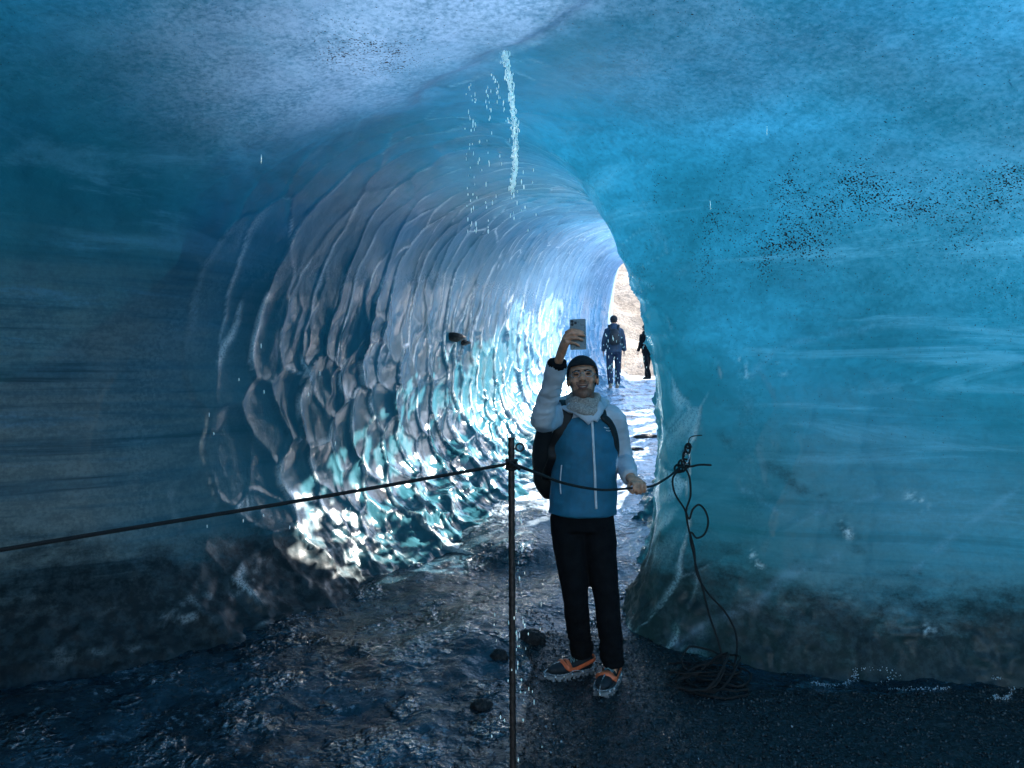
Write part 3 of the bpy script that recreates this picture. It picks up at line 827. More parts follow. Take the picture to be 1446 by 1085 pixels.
    dome(HM, hc, (0.081, 0.102, 0.097), (0, 0.013, 0.030),
         lambda x, y, z: z > (0.052 if y < -0.058 else 0.052 - (y + 0.058) * 1.2 if y < 0.0 else -0.005 if y < 0.03 else -0.07), "beanie", DARKKNIT, man, 0.006)
    sc = MB()
    for k, (r, z, w) in enumerate(((0.074, 1.500, 0.024), (0.071, 1.524, 0.021), (0.078, 1.474, 0.026))):
        sc.tube([(0.381 + r * math.cos(a), 3.962 + r * 1.05 * math.sin(a) - 0.012 * k, z + 0.010 * math.sin(a * 3 + k) + 0.012 * math.sin(a)) for a in np.linspace(0, 2 * math.pi, 33)[:-1]], w, 10, closed=True, ref=(0, 0, 1))
    sc.ball((0.385, 3.885, 1.468), (0.055, 0.03, 0.05))
    sc.fused("scarf", SCARF, man, 0.005, 3)
    # jacket
    j = MB()
    j.tube(smooth_path([(0.377, 3.985, 0.905), (0.379, 3.985, 1.0), (0.384, 3.98, 1.15), (0.388, 3.978, 1.29), (0.388, 3.985, 1.39), (0.384, 3.99, 1.455), (0.382, 3.99, 1.485)], 4),
           smooth_path([(0.186, 0.130), (0.180, 0.130), (0.172, 0.132), (0.172, 0.136), (0.160, 0.115), (0.115, 0.09), (0.088, 0.082)], 4).tolist(), 28)
    armR = smooth_path([shR + (0.06, 0.02, 0.0), shR, elR + (-0.002, 0.0, -0.002), elR * 0.6 + wrR * 0.4, wrR], 6)
    armL = smooth_path([shL + (-0.07, 0.0, 0.01), shL, elL, elL * 0.55 + wrL * 0.45, wrL + (0, 0.012, 0.002)], 6)
    j.tube(armR, np.interp(np.linspace(0, 4, 25), [0, 1, 2, 3, 4], [0.064, 0.062, 0.052, 0.047, 0.040]), 18)
    j.tube(armL, np.interp(np.linspace(0, 4, 25), [0, 1, 2, 3, 4], [0.062, 0.059, 0.049, 0.046, 0.040]), 18)
    def folds(co, no):
        f = 0.0045 * fbm(co * np.array([9, 9, 17.0]), 5, 4)
        dR, dL = np.minimum(seg_dist(co, shR, elR), seg_dist(co, elR, wrR)), np.minimum(seg_dist(co, shL, elL), seg_dist(co, elL, wrL))
        arm = np.exp(-(np.minimum(dR, dL) / 0.085) ** 4)
        f = f + arm * 0.011 * (1 - 2 * np.abs(fbm(co * np.array([6.0, 8, 15]), 9, 3)))
        f = f + (1 - arm) * 0.013 * fbm(np.stack([co[:, 0] * 5 + co[:, 2] * 3, co[:, 1] * 3, co[:, 2] * 5 - co[:, 0] * 4], -1), 19, 3)
        return co + no * f[:, None]
    def zones(ce):
        dR = np.minimum(seg_dist(ce, shR, elR), seg_dist(ce, elR, wrR)); dL = np.minimum(seg_dist(ce, shL, elL), seg_dist(ce, elL, wrL))
        arm = ((dR < 0.086) & ((ce[:, 0] < 0.222) | (ce[:, 1] < 3.84) | (ce[:, 2] > 1.44))) | ((dL < 0.084) & (ce[:, 0] > 0.548))
        yoke = ce[:, 2] > 1.405 + 0.028 * np.cos((ce[:, 0] - 0.385) * 14) - 0.25 * np.maximum(0, np.abs(ce[:, 0] - 0.39) - 0.09)
        cuff = (np.linalg.norm(ce - wrR, axis=1) < 0.048)
        return np.where(cuff, 2, np.where(arm | yoke, 1, 0))
    jk = j.fused("jacket", [TEAL, PALE, BLACK], man, 0.0065, 6, push=folds, paint=zones)
    JB = BVHTree.FromPolygons([v_.co.copy() for v_ in jk.data.vertices], [tuple(p.vertices) for p in jk.data.polygons])
    def fr(x, z, lift=0.002):
        h = JB.ray_cast(Vector((x, 3.0, z)), Vector((0, 1, 0)))
        return np.array(h[0]) - (0, lift, 0) if h[0] else np.array((x, 3.86, z))
    def onto(px, py, lift=0.004):
        d = Vector(at(px, py, 1.0) - np.array((0, 0, EYE))).normalized()
        h = JB.ray_cast(Vector((0, 0, EYE)), d)
        return np.array(h[0] - d * lift) if h[0] else at(px, py, 3.87)
    zp = [onto(*p) for p in ((836, 591), (837, 610), (838.5, 640), (840, 670), (841, 700), (842, 719))]
    zip_ = MB().tube(smooth_path(zp, 6), [(0.0065, 0.003)] * 31, 8).build("zip", WHITE, jk)
    for p0 in (((793, 657), (792, 668), (791, 683), (792, 698)),):
        q = MB().tube(smooth_path([onto(*p) for p in p0], 5), [(0.0035, 0.003)] * 16, 8)
        q.build("pocket_zip", WHITE, jk)
    lg = MB()
    lg.tube([onto(853, 603.5), onto(857, 605), onto(861, 604.5)], [(0.0032, 0.001)] * 3, 6, ref=(0, 0, 1))
    lg.tube([onto(856, 608), onto(860, 609), onto(862, 608)], [(0.002, 0.001)] * 3, 6, ref=(0, 0, 1))
    lg.build("chest_emblem", WHITE, jk)
    # stand-up collar and folded hood
    co = MB()
    arc = [(0.381 + 0.098 * math.cos(a), 3.972 + 0.094 * math.sin(a), 1.478 + 0.028 * math.sin(a) + (0.006 if abs(a) < 9 else 0)) for a in np.linspace(R(-72), R(252), 28)]
    co.tube(arc, [(0.014, 0.034)] * 28, 12, ref=(0, 0, 1))
    V1 = [(0.300, 3.925, 1.500), (0.330, 3.878, 1.478), (0.372, 3.852, 1.440), (0.412, 3.846, 1.405)]
    V2 = [(0.470, 3.915, 1.495), (0.462, 3.880, 1.470), (0.445, 3.858, 1.440), (0.428, 3.848, 1.410)]
    co.tube(smooth_path(V1, 5), [(0.034, 0.011)] * 8 + [(0.028, 0.009)] * 8, 10, ref=(0.5, 0, 1))
    co.tube(smooth_path(V2, 5), [(0.028, 0.011)] * 8 + [(0.022, 0.009)] * 8, 10, ref=(-0.5, 0, 1))
    co.tube(smooth_path([(0.25, 4.04, 1.475), (0.32, 4.09, 1.50), (0.385, 4.10, 1.505), (0.45, 4.09, 1.50), (0.51, 4.04, 1.475)], 5), [(0.045, 0.04)] * 21, 12, ref=(0, 0, 1))
    co.fused("collar", PALE, man, 0.006, 4, push=lambda c_, n_: c_ + n_ * (0.003 * fbm(c_ * 14, 3, 3))[:, None])
    # trousers
    t = MB()
    t.tube([(0.378, 3.985, 0.97), (0.378, 3.985, 0.90), (0.377, 3.99, 0.83)], [(0.166, 0.112), (0.168, 0.116), (0.168, 0.112)], 24)
    for P in ((hipR, (0.305, 3.985, 0.74), knR, (0.358, 4.03, 0.30), (0.386, 4.10, 0.115)), (hipL, (0.468, 3.975, 0.74), knL, (0.518, 3.955, 0.30), (0.536, 3.985, 0.105))):
        t.tube(smooth_path(P, 6), np.interp(np.linspace(0, 4, 25), [0, 1, 2, 3, 4], [0.094, 0.090, 0.071, 0.065, 0.064]), 20)
    def tf(c_, n_):
        low = np.exp(-((c_[:, 2] - 0.16) / 0.12) ** 2)
        return c_ + n_ * (0.006 * fbm(c_ * np.array([7, 7, 9.0]), 4, 4) + low * 0.012 * fbm(c_ * np.array([6, 6, 26.0]), 8, 2))[:, None]
    t.fused("trousers", BLACK, man, 0.008, 6, push=tf)
    # shoes with strap-on spikes
    for ank, toe in ((np.array((0.410, 4.125)), np.array((0.225, 4.035))), (np.array((0.548, 4.02)), np.array((0.448, 3.79)))):
        dv = toe - ank; ln = 0.30; dv /= np.linalg.norm(dv); sv = np.array((-dv[1], dv[0]))
        org = ank - dv * 0.045
        W = lambda x, y, z: np.array((org[0] + dv[0] * x + sv[0] * y, org[1] + dv[1] * x + sv[1] * y, z))
        RM = np.array([[dv[0], sv[0], 0], [dv[1], sv[1], 0], [0, 0, 1.0]])
        half = lambda x: np.interp(x, [0, 0.02, 0.07, 0.13, 0.20, 0.25, 0.285, 0.30], [0.012, 0.032, 0.036, 0.037, 0.047, 0.043, 0.026, 0.006])
        s_ = MB()
        s_.tube([W(x, 0, 0.056 + (0.03 * max(0, 0.05 - x)) + 0.10 * max(0, 0.12 - x) ) for x in np.linspace(0.006, 0.288, 16)],
                [(half(x) * 0.97, np.interp(x, [0, 0.03, 0.10, 0.17, 0.25, 0.29], [0.02, 0.046, 0.042, 0.036, 0.029, 0.012])) for x in np.linspace(0.006, 0.288, 16)], 18, ref=tuple(RM[:, 1]))
        s_.tube([W(0.055, 0, 0.06), W(0.06, 0, 0.12), W(0.058, 0, 0.15)], [(0.046, 0.036), (0.046, 0.038), (0.044, 0.04)], 16, ref=tuple(RM[:, 0]))
        shoe = s_.fused("shoe", SHOE, man, 0.005, 4)
        inv = Matrix.Translation(base).inverted()
        def sub(m, nm, mt, **k):
            return m.build(nm, mt, shoe, **k)
        so = MB()
        xs = np.linspace(0, 0.30, 24)
        ring = [(x, half(x) + 0.004) for x in xs] + [(x, -half(x) - 0.004) for x in xs[::-1]]
        nr = len(ring)
        Vv = [W(x, y, z) for z in (0.012, 0.018, 0.031) for x, y in ring]
        Ff = [tuple(range(nr))[::-1], tuple(range(2 * nr, 3 * nr))] + [(l * nr + k, l * nr + (k + 1) % nr, (l + 1) * nr + (k + 1) % nr, (l + 1) * nr + k) for l in (0, 1) for k in range(nr)]
        so.add(Vv, Ff)
        for x in np.linspace(0.03, 0.27, 9):
            for q in (-1, 1): so.box(W(x, q * (half(x) - 0.004), 0.010), (0.009, 0.012, 0.010), RM)
        sub(so, "sole", SOLE, smooth=False, bevel=0.002)
        la = MB()
        for q in np.linspace(0.085, 0.165, 5):
            zt = np.interp(q, [0.08, 0.17], [0.118, 0.088])
            la.tube(smooth_path([W(q - 0.008, -0.026, zt - 0.014), W(q, 0, zt + 0.004), W(q + 0.010, 0.026, zt - 0.014)], 4), 0.0028, 6)
            la.tube(smooth_path([W(q - 0.008, 0.026, zt - 0.014), W(q, 0, zt + 0.006), W(q + 0.010, -0.026, zt - 0.014)], 4), 0.0028, 6)
        for q in (-1, 1):
            la.tube(smooth_path([W(0.08, 0, 0.125), W(0.095, q * 0.03, 0.150), W(0.115, q * 0.04, 0.125), W(0.10, q * 0.012, 0.122)], 5), 0.0026, 6)
        sub(la, "laces", LACE)
        ha = MB()
        hp = [W(0.0 - 0.006, 0, 0.085)] + [W(x, (half(x) + 0.006), z) for x, z in ((0.02, 0.080), (0.09, 0.062), (0.15, 0.052), (0.19, 0.070))] + [W(0.205, 0.0, 0.092)] + \
             [W(x, -(half(x) + 0.006), z) for x, z in ((0.19, 0.070), (0.15, 0.052), (0.09, 0.062), (0.02, 0.080))]
        ha.tube(smooth_path(hp, 5, True), [(0.013, 0.0045)] * 50, 8, closed=True, ref=(0, 0, 1))
        ha.tube(smooth_path([W(0.165, 0.05, 0.050), W(0.172, 0.03, 0.083), W(0.172, 0, 0.094), W(0.172, -0.03, 0.083), W(0.165, -0.05, 0.050)], 5), [(0.011, 0.0045)] * 21, 8, ref=tuple(RM[:, 0]))
        sub(ha, "spike_harness", RUBBER)
        ch = MB()
        def chain(p, m=26):
            p = smooth_path(p, m // (len(p) - 1) + 1)
            for i in range(0, len(p) - 1, 1):
                ch.tube([p[i], (p[i] + p[i + 1]) / 2, p[i + 1]], [0.0018, 0.0036, 0.0018], 6)
        chain([W(0.15, 0.052, 0.05), W(0.20, 0.056, 0.040), W(0.255, 0.046, 0.040), W(0.30, 0.016, 0.044), W(0.308, 0, 0.046), W(0.30, -0.016, 0.044), W(0.255, -0.046, 0.040), W(0.20, -0.056, 0.040), W(0.15, -0.052, 0.05)], 40)
        chain([W(0.21, 0.0, 0.092), W(0.25, 0, 0.082), W(0.29, 0, 0.062), W(0.306, 0, 0.044)])
        chain([W(0.15, 0.052, 0.05), W(0.09, half(0.09) + 0.005, 0.036), W(0.02, half(0.02) + 0.005, 0.040), W(-0.008, 0, 0.045), W(0.02, -half(0.02) - 0.005, 0.040), W(0.09, -half(0.09) - 0.005, 0.036), W(0.15, -0.052, 0.05)])
        for x in (0.02, 0.09, 0.16, 0.215, 0.262):
            for q in (-1, 1):
                c0 = W(x, q * (half(x) + 0.005), 0.022)
                ch.tube([c0 + (0, 0, 0.016), c0, c0 - (0, 0, 0.024)], [0.005, 0.006, 0.0012], 6)
        ch.tube([W(0.303, 0, 0.04), W(0.305, 0, 0.016), W(0.306, 0, -0.002)], [0.006, 0.006, 0.0012], 6)
        sub(ch, "spike_chain", STEEL)
    # the phone
    PM = np.stack([u, v, n], 1)
    ph = thing("phone", "pale silver smartphone with three lenses in the man's raised hand", "phone", tuple(pc))
    MB().box(pc, (0.0362, 0.0735, 0.0038), PM).build("phone_body", PHONEB, ph, smooth=False, bevel=0.0035)
    MB().box(Q(0, 0, -4.1), (0.0340, 0.0712, 0.0006), PM).build("screen", LENS, ph, smooth=False)
    bp = MB().box(Q(-17.5, 53, 4.4), (0.0160, 0.0165, 0.0012), PM).build("camera_bump", PHONEB, ph, smooth=False, bevel=0.001)
    for a_, b_ in ((-25, 60.5), (-25, 45.5), (-10.5, 53)):
        MB().tube([Q(a_, b_, 4.5), Q(a_, b_, 7.2)], 0.0064, 20).build("lens", LENS, ph, smooth=False)
    # backpack
    bpk = thing("backpack", "black backpack worn by the man in the teal jacket", "backpack", (0.345, 4.16, 1.2))
    k = MB()
    k.tube(smooth_path([(0.335, 4.19, 0.975), (0.325, 4.195, 1.06), (0.325, 4.20, 1.20), (0.335, 4.20, 1.34), (0.36, 4.19, 1.42), (0.37, 4.18, 1.45)], 4),
           [(x, x * 0.46) for x in np.interp(np.linspace(0, 5, 21), [0, 1, 2, 3, 4, 5], [0.15, 0.205, 0.215, 0.195, 0.14, 0.06])], 22)
    k.fused("bag", NYLON, bpk, 0.010, 5, push=lambda c_, n_: c_ + n_ * (0.008 * fbm(c_ * 8, 3, 4))[:, None])
    def strap(pts, w):
        mbs = MB(); mbs.tube(smooth_path(pts, 6), [(w, 0.006)] * ((len(pts) - 1) * 6 + 1), 10, ref=(1, -0.4, 0.15)); mbs.build("shoulder_strap", NYLON, bpk)
    strap([(0.29, 4.09, 1.44), (0.283, 4.0, 1.510), onto(802, 581, .010), onto(797, 595, .010), onto(789, 612, .010), onto(781, 632, .010), (0.215, 3.93, 1.20), (0.19, 4.05, 1.10), (0.20, 4.16, 1.06)], 0.030)
    strap([(0.46, 4.09, 1.44), (0.480, 4.0, 1.490), onto(852, 588, .008), onto(861, 597, .008), onto(868, 612, .008), onto(871, 632, .006), (0.556, 3.99, 1.2), (0.54, 4.08, 1.08)], 0.021)

# ---------------------------------------------------------------- the two walkers
TAN = simple("tan_shoe", (0.30, 0.22, 0.15), 0.7)
def build_walker(base, s, face, label, mats, hair_mat, lean=0.0, stride=0.05, bag=True, shoes=TAN, arm=0.0):
    """figure seen from behind: face = heading in degrees (0 = walking away)"""
    base = np.asarray(base, float)
    M = np.array(Matrix.Rotation(R(face), 3, 'Z')) * s
    W = lambda p: np.asarray(p, float) @ M.T + base
    jm, tm = mats
    root = thing("person", label, "person", tuple(base))
    hc = W((0, 0.06 + lean, 1.60)); HM = np.array(Matrix.Rotation(R(face + 180), 3, 'Z'))
    b = MB(); add_head(b, HM * s, hc, False)
    legs, arms = [], []
    for q in (-1, 1):
        legs.append([(q * 0.09, 0.0, 0.93), (q * 0.095, 0.04 + q * stride * 0.5, 0.49), (q * 0.085, -0.02 + q * stride, 0.10)])
        arms.append([(q * 0.150, 0.02 + lean * 0.9, 1.385), (q * 0.225, -0.01 + lean * 0.6, 1.13), (q * 0.245, 0.06 + lean * 0.4 + arm, 0.90)])
    b.tube([W((0, 0, 0.92)), W((0, lean * .4, 1.15)), W((0, lean * .8, 1.38)), W((0, 0.02 + lean, 1.48))], [(0.14 * s, 0.09 * s), (0.13 * s, 0.09 * s), (0.15 * s, 0.09 * s), (0.055 * s, 0.055 * s)], 16)
    for a in arms:
        b.tube(smooth_path([W(p) for p in a], 4), np.linspace(0.045, 0.028, 9) * s, 10)
        h = np.array(a[2])
        b.tube([W(h), W(h + (0, 0.012, -0.045)), W(h + (0, 0.02, -0.085))], [(0.022 * s, 0.03 * s), (0.017 * s, 0.042 * s), (0.013 * s, 0.040 * s)], 10)
        for k in range(4):
            y = -0.012 + 0.022 * k
            b.tube([W(h + (0, y, -0.08)), W(h + (0, y + 0.006, -0.12)), W(h + (-0.012 * np.sign(h[0]), y + 0.016, -0.15))], [0.009 * s, 0.008 * s, 0.006 * s], 8)
        b.tube([W(h + (0, 0.03, -0.03)), W(h + (-0.01 * np.sign(h[0]), 0.06, -0.075))], [0.011 * s, 0.008 * s], 8)
    for l in legs:
        b.tube(smooth_path([W(p) for p in l], 4), np.linspace(0.075, 0.04, 9) * s, 10)
    b.fused("body", SKIN, root, 0.0075, 3)
    j = MB()
    j.tube(smooth_path([W((0, 0.0, 0.84)), W((0, lean * .3, 1.0)), W((0, lean * .6, 1.2)), W((0, lean * .85, 1.36)), W((0, 0.02 + lean, 1.46)), W((0, 0.035 + lean, 1.53))], 4),
           [(x * s, x * 0.72 * s) for x in np.interp(np.linspace(0, 5, 21), range(6), [0.190, 0.180, 0.185, 0.190, 0.12, 0.08])], 20)
    for a in arms:
        j.tube(smooth_path([W(p) for p in a], 5), np.linspace(0.070, 0.05, 11) * s, 12, round_caps=True)
    j.fused("jacket", jm, root, 0.012, 4, push=lambda c_, n_: c_ + n_ * (0.010 * fbm(c_ * np.array([8, 8, 14.0]), 4, 3))[:, None])
    t = MB()
    t.tube([W((0, 0, 0.97)), W((0, 0, 0.86)), W((0, 0, 0.80))], [(0.165 * s, 0.11 * s), (0.17 * s, 0.12 * s), (0.165 * s, 0.11 * s)], 16)
    for l in legs:
        t.tube(smooth_path([W(p) for p in l], 5), np.linspace(0.095, 0.062, 11) * s, 14)
    t.fused("trousers", tm, root, 0.012, 4, push=lambda c_, n_: c_ + n_ * (0.008 * fbm(c_ * 9, 6, 3))[:, None])
    dome(HM * s, hc, (0.086, 0.106, 0.098), (0, 0.012, 0.030), lambda x, y, z: z > 0.02, "cap", hair_mat, root, 0.006)
    dome(HM * s, hc, (0.080, 0.100, 0.092), (0, 0.014, 0.028), lambda x, y, z: y > -0.02 and z < 0.04 and z > -0.05, "hair", HAIR, root, 0.004)
    for l in legs:
        f = np.array(l[2])
        m = MB(); m.tube([W(f + (0, -0.05, -0.055)), W(f + (0, 0.03, -0.05)), W(f + (0, 0.13, -0.065)), W(f + (0, 0.19, -0.07))], [(0.036 * s, 0.045 * s), (0.043 * s, 0.05 * s), (0.048 * s, 0.035 * s), (0.03 * s, 0.02 * s)], 12)
        m.tube([W(f + (0, -0.01, -0.04)), W(f + (0, -0.01, 0.03))], 0.048 * s, 12)
        m.fused("shoe", shoes, root, 0.008, 3)
    if bag:
        bk = thing("backpack", "small dark backpack on the back of the walker in blue", "backpack", tuple(W((0, -0.18, 1.2))))
        k = MB(); k.tube(smooth_path([W((0, -0.19, 1.02)), W((0, -0.20, 1.10)), W((0, -0.20, 1.25)), W((0, -0.17 + lean, 1.38))], 4),
                         [(x * s, x * 0.55 * s) for x in np.interp(np.linspace(0, 3, 13), range(4), [0.10, 0.135, 0.13, 0.08])], 16)
        k.fused("bag", NYLON, bk, 0.012, 3)
        for q in (-1, 1):
            MB().tube(smooth_path([W((q * 0.09, -0.16 + lean, 1.36)), W((q * 0.11, -0.04 + lean, 1.50)), W((q * 0.12, 0.12 + lean, 1.40)), W((q * 0.15, 0.14 + lean * .5, 1.2)), W((q * 0.17, -0.02, 1.08)), W((q * 0.11, -0.17, 1.06))], 5), [(0.024 * s, 0.007 * s)] * 26, 8).build("shoulder_strap", NYLON, bk)

# ---------------------------------------------------------------- post, rope, anchor
def build_barrier():
    pb = at(725, 1122, 2.9); x0 = pb[0]
    gz = ground_z(x0, 2.9) - 0.25
    post = thing("metal_post", "thin rusty metal post standing in the ice, rope tied near its top", "post", (x0, 2.9, gz + 0.25))
    top = at(722, 618, 2.9)
    r = MB(); zz = np.linspace(gz, top[2], 160)
    r.tube([(x0 + (top[0] - x0) * (z - gz) / (top[2] - gz), 2.9, z) for z in zz], [0.0122 + (0.0016 if i % 3 == 0 else 0) for i in range(160)], 14)
    r.build("rod", ROD, post)
    lp = at(734, 632, 2.9)
    e = MB(); e.tube([lp + (0.0155 * math.cos(a), 0.004 * math.sin(a), 0.0145 * math.sin(a)) for a in np.linspace(0, 2 * math.pi, 25)[:-1]], 0.0036, 8, closed=True, ref=(0, 1, 0))
    e.tube([at(724, 634, 2.9), at(730, 634, 2.9)], 0.004, 8)
    e.build("eyelet", ROD, post)
    k = at(722, 655, 2.9)
    # the rope: left wall -> post -> hand -> anchor on the right wall
    anchor = wall_point(975, 630, 0.02)
    ya = anchor[1]
    knot = at(965, 656, ya - 0.05)
    rp = MB()
    d = at(0, 777, 2.1) - k
    far = k + d * 3.02
    left = [far, k + d * 2.0 - (0, 0, 0.006), k + d * 1.0, k + d * 0.5 - (0, 0, 0.004), k + (-0.012, -0.012, 0.0)]
    rp.tube(smooth_path(left, 10), 0.0064, 10)
    for q in range(3):
        rp.tube([k + (0.019 * math.cos(a) + 0.001 * q, 0.019 * math.sin(a), -0.016 + 0.0125 * q + 0.005 * math.sin(a + q)) for a in np.linspace(0, 2 * math.pi, 21)[:-1]], 0.0064, 8, closed=True, ref=(0, 0, 1))
    rp.tube(smooth_path([k + (-0.02, -0.018, 0.018), k + (0, -0.028, 0.004), k + (0.022, -0.016, -0.012), k + (0.030, 0.0, -0.022)], 5), 0.0064, 8)
    mid = [k + (0.012, -0.01, -0.002), at(760, 669, 3.12), at(800, 683.5, 3.36), at(850, 692, 3.62), np.array((0.600, 3.732, 1.078)), np.array((0.632, 3.735, 1.076)), np.array((0.668, 3.755, 1.079)),
           at(925, 685, 4.0), at(945, 673, ya - 0.25), knot]
    rp.tube(smooth_path(mid, 8), 0.0064, 10)
    for q, (cx, cy, rx, ry) in enumerate(((963, 658, 5.5, 8), (968, 655, 6, 6), (958, 662, 6, 5), (969, 646, 5, 8), (971, 634, 4, 5.5))):
        c0 = at(cx, cy, ya - 0.045 - 0.004 * q)
        rp.tube([c0 + np.array((rx * math.cos(a), 0.6 * rx * math.sin(a + 0.8), ry * math.sin(a))) * ya / F for a in np.linspace(0, 2 * math.pi, 19)[:-1]], 0.0064, 8, closed=True, ref=(0, 1, 0))
    rp.tube(smooth_path([knot, at(975, 659, ya - 0.06), at(988, 656.5, ya - 0.06), at(1004, 657, ya - 0.05)], 6), 0.0064, 8, round_caps=True)
    ro = rp.build("rope", ROPE)
    tag(ro, "dark barrier rope stretched from the left wall past the post to the right wall", "rope")
    # screw in the ice, its cord, and the snap hook between the two ropes
    an = thing("ice_anchor", "dark ice screw with a thin wire tail set in the blue right wall", "anchor", tuple(anchor))
    wp = wall_point(974, 628, -0.08)
    MB().tube([wp, anchor + (0, -0.02, 0)], 0.009, 10).build("screw", STEEL, an)
    w = MB(); w.tube(smooth_path([at(972, 627, ya - 0.04), at(974, 619, ya - 0.05), at(980, 616, ya - 0.05), at(991, 615, ya - 0.04)], 6), 0.0032, 8, round_caps=True)
    w.tube([at(972 + 3.5 * math.cos(a), 630 + 3.5 * math.sin(a), ya - 0.04) for a in np.linspace(0, 2 * math.pi, 17)[:-1]], 0.005, 8, closed=True, ref=(0, 1, 0))
    w.build("wire_tail", ROPE, an)
    cb = MB()
    ang = R(22)
    c0 = at(969, 647, ya - 0.06)
    def oval(a):
        x, z = 0.016 * math.cos(a), 0.040 * math.sin(a)
        return c0 + (x * math.cos(ang) + z * math.sin(ang), 0.008 * math.sin(a * 2), -x * math.sin(ang) + z * math.cos(ang))
    cb.tube([oval(a) for a in np.linspace(0, 2 * math.pi, 33)[:-1]], 0.0052, 10, closed=True, ref=(0, 1, 0))
    o = cb.build("carabiner", STEEL); tag(o, "silver snap hook joining the rope to the screw in the right wall", "carabiner")
    # slack end hanging down to a heap of loops
    tl = MB()
    gc = floor_at(1003, 962)
    yk, yc = ya - 0.06, gc[1]
    Y = lambda py: np.interp(py, [655, 740, 960], [yk, yk - 0.03, yc])
    A = lambda px, py: at(px, py, Y(py))
    tl.tube(smooth_path([A(968, 661), A(974, 676), A(975, 700), A(969, 722), A(972, 745), A(980, 775), A(984, 810), A(1000, 838), A(1022, 862), A(1037, 888), A(1041, 915), A(1036, 945), gc + (0.12, 0, 0.02)], 8), 0.0058, 9)
    tl.tube(smooth_path([A(960, 663), A(950, 676), A(953, 697), A(966, 718), A(973, 733), A(978, 720), A(987, 713), A(996, 722), A(1000, 738), A(995, 754), A(984, 760), A(976, 752), A(975, 764), A(979, 780), A(983, 800), A(992, 830), A(1002, 870), A(1014, 905), A(1022, 940), gc + (0.07, -0.02, 0.02)], 8), 0.0058, 9)
    rr = np.random.default_rng(5)
    for q in range(9):
        cx, cy = 985 + rr.uniform(-18, 32), 958 + rr.uniform(-10, 14)
        g0 = floor_at(cx, min(cy + 6, 985))
        a0, b0, ro_ = rr.uniform(0.10, 0.22), rr.uniform(0.06, 0.14), rr.uniform(-0.5, 0.4)
        P = []
        for a in np.linspace(0, 2 * math.pi, 22)[:-1]:
            x, y = a0 * math.cos(a) * (1 + 0.2 * math.sin(2 * a + q)), b0 * math.sin(a) * (1 + 0.3 * math.cos(a + q))
            X, Yy = g0[0] + x * math.cos(ro_) - y * math.sin(ro_), g0[1] + x * math.sin(ro_) + y * math.cos(ro_)
            P.append((X, Yy, ground_z(X, Yy) + 0.010 + 0.009 * q * 0.6 + max(0, 0.05 * math.sin(a + q)) * (q % 3)))
        tl.tube(P, 0.0058, 8, closed=True, ref=(0, 0, 1))
    e0 = floor_at(945, 945)
    tl.tube(smooth_path([e0 + (0, 0, 0.03), floor_at(975, 952) + (0, 0, 0.06), gc + (0, 0, 0.05)], 8), 0.0058, 8, round_caps=True)
    o = tl.build("rope_tail", ROPE); tag(o, "slack dark rope end hanging from the snap hook into loops heaped on the grit", "rope")

# ---------------------------------------------------------------- water, stones, grit
def build_water():
    m = NT("falling_water")
    m.set(Base_Color=(0.96, 0.90, 0.84), Roughness=0.08, IOR=1.6, Transmission_Weight=0.0, Normal=m.bump(m.noise(160, 3), 0.004))
    tr = m.n("ShaderNodeBsdfTranslucent"); tr.inputs["Color"].default_value = (0.80, 0.74, 0.68, 1)
    ad = m.n("ShaderNodeAddShader"); m.t.links.new(m.bsdf.outputs[0], ad.inputs[0]); m.t.links.new(tr.outputs[0], ad.inputs[1]); m.t.links.new(ad.outputs[0], m.out.inputs["Surface"])
    rr = np.random.default_rng(3)
    def drop(mb, p, r, l):
        mb.ball(p, (r, r, l), None, 8, 6)
    YS = 3.25
    s = MB()
    c = smooth_path([(712, 72), (719, 110), (724, 150), (727, 190), (728, 220), (726, 250), (723, 272)], 14)
    for off in range(7):
        pts = [at(px + rr.normal(0, 1.6) + (off - 3) * 1.3 * (1 - i / len(c) * 0.6), py, YS + 0.01 * off) for i, (px, py) in enumerate(c)]
        s.tube(pts, [abs(rr.normal(0.0010, 0.0014)) + 0.0004 for _ in pts], 7)
    for _ in range(60):
        i = rr.integers(0, len(c)); px, py = c[i]
        drop(s, at(px + rr.normal(0, 4.0), py + rr.normal(0, 4), YS + rr.normal(0, 0.02)), rr.uniform(0.0010, 0.0030), rr.uniform(0.004, 0.013))
    o = s.build("water_trickle", m.mat); tag(o, "thin broken trickle of meltwater falling from the white edge of the ice roof", "water")
    d = MB()
    def spray(n, f, Y, k=1.0):
        for _ in range(n):
            px, py = f(); drop(d, at(px, py, Y + rr.normal(0, 0.05)), rr.uniform(0.0012, 0.0029) * k, rr.uniform(0.004, 0.012) * k)
    spray(75, lambda: (rr.choice([661, 664, 672, 690]) + rr.normal(0, 4), rr.uniform(120, 330)), 3.3)
    spray(22, lambda: (lambda t: (695 + 22 * t + rr.normal(0, 2), 105 + 70 * t))(rr.uniform(0, 1)), 3.27)
    spray(26, lambda: (rr.normal(722, 16), rr.uniform(215, 330)), 3.25)
    spray(60, lambda: (np.clip(rr.normal(868, 11), 850, 892), rr.uniform(472, 545)), 3.1, 0.62)
    spray(10, lambda: (rr.normal(911, 6), rr.uniform(470, 520)), 3.1, 0.62)
    spray(40, lambda: (rr.normal(731, 5), rr.uniform(690, 1080)), 2.95)
    spray(24, lambda: (rr.normal(735, 22), rr.uniform(800, 1060)), 3.0)
    spray(16, lambda: (rr.uniform(280, 520), rr.uniform(480, 800)), 3.2)
    for px, py in ((1083, 185), (369, 225), (1441, 105), (1003, 290)): drop(d, at(px, py, 3.0), 0.0017, 0.02)
    o = d.build("water_drops", m.mat); tag(o, "scattered falling meltwater drops catching the light", "water", kind="stuff")

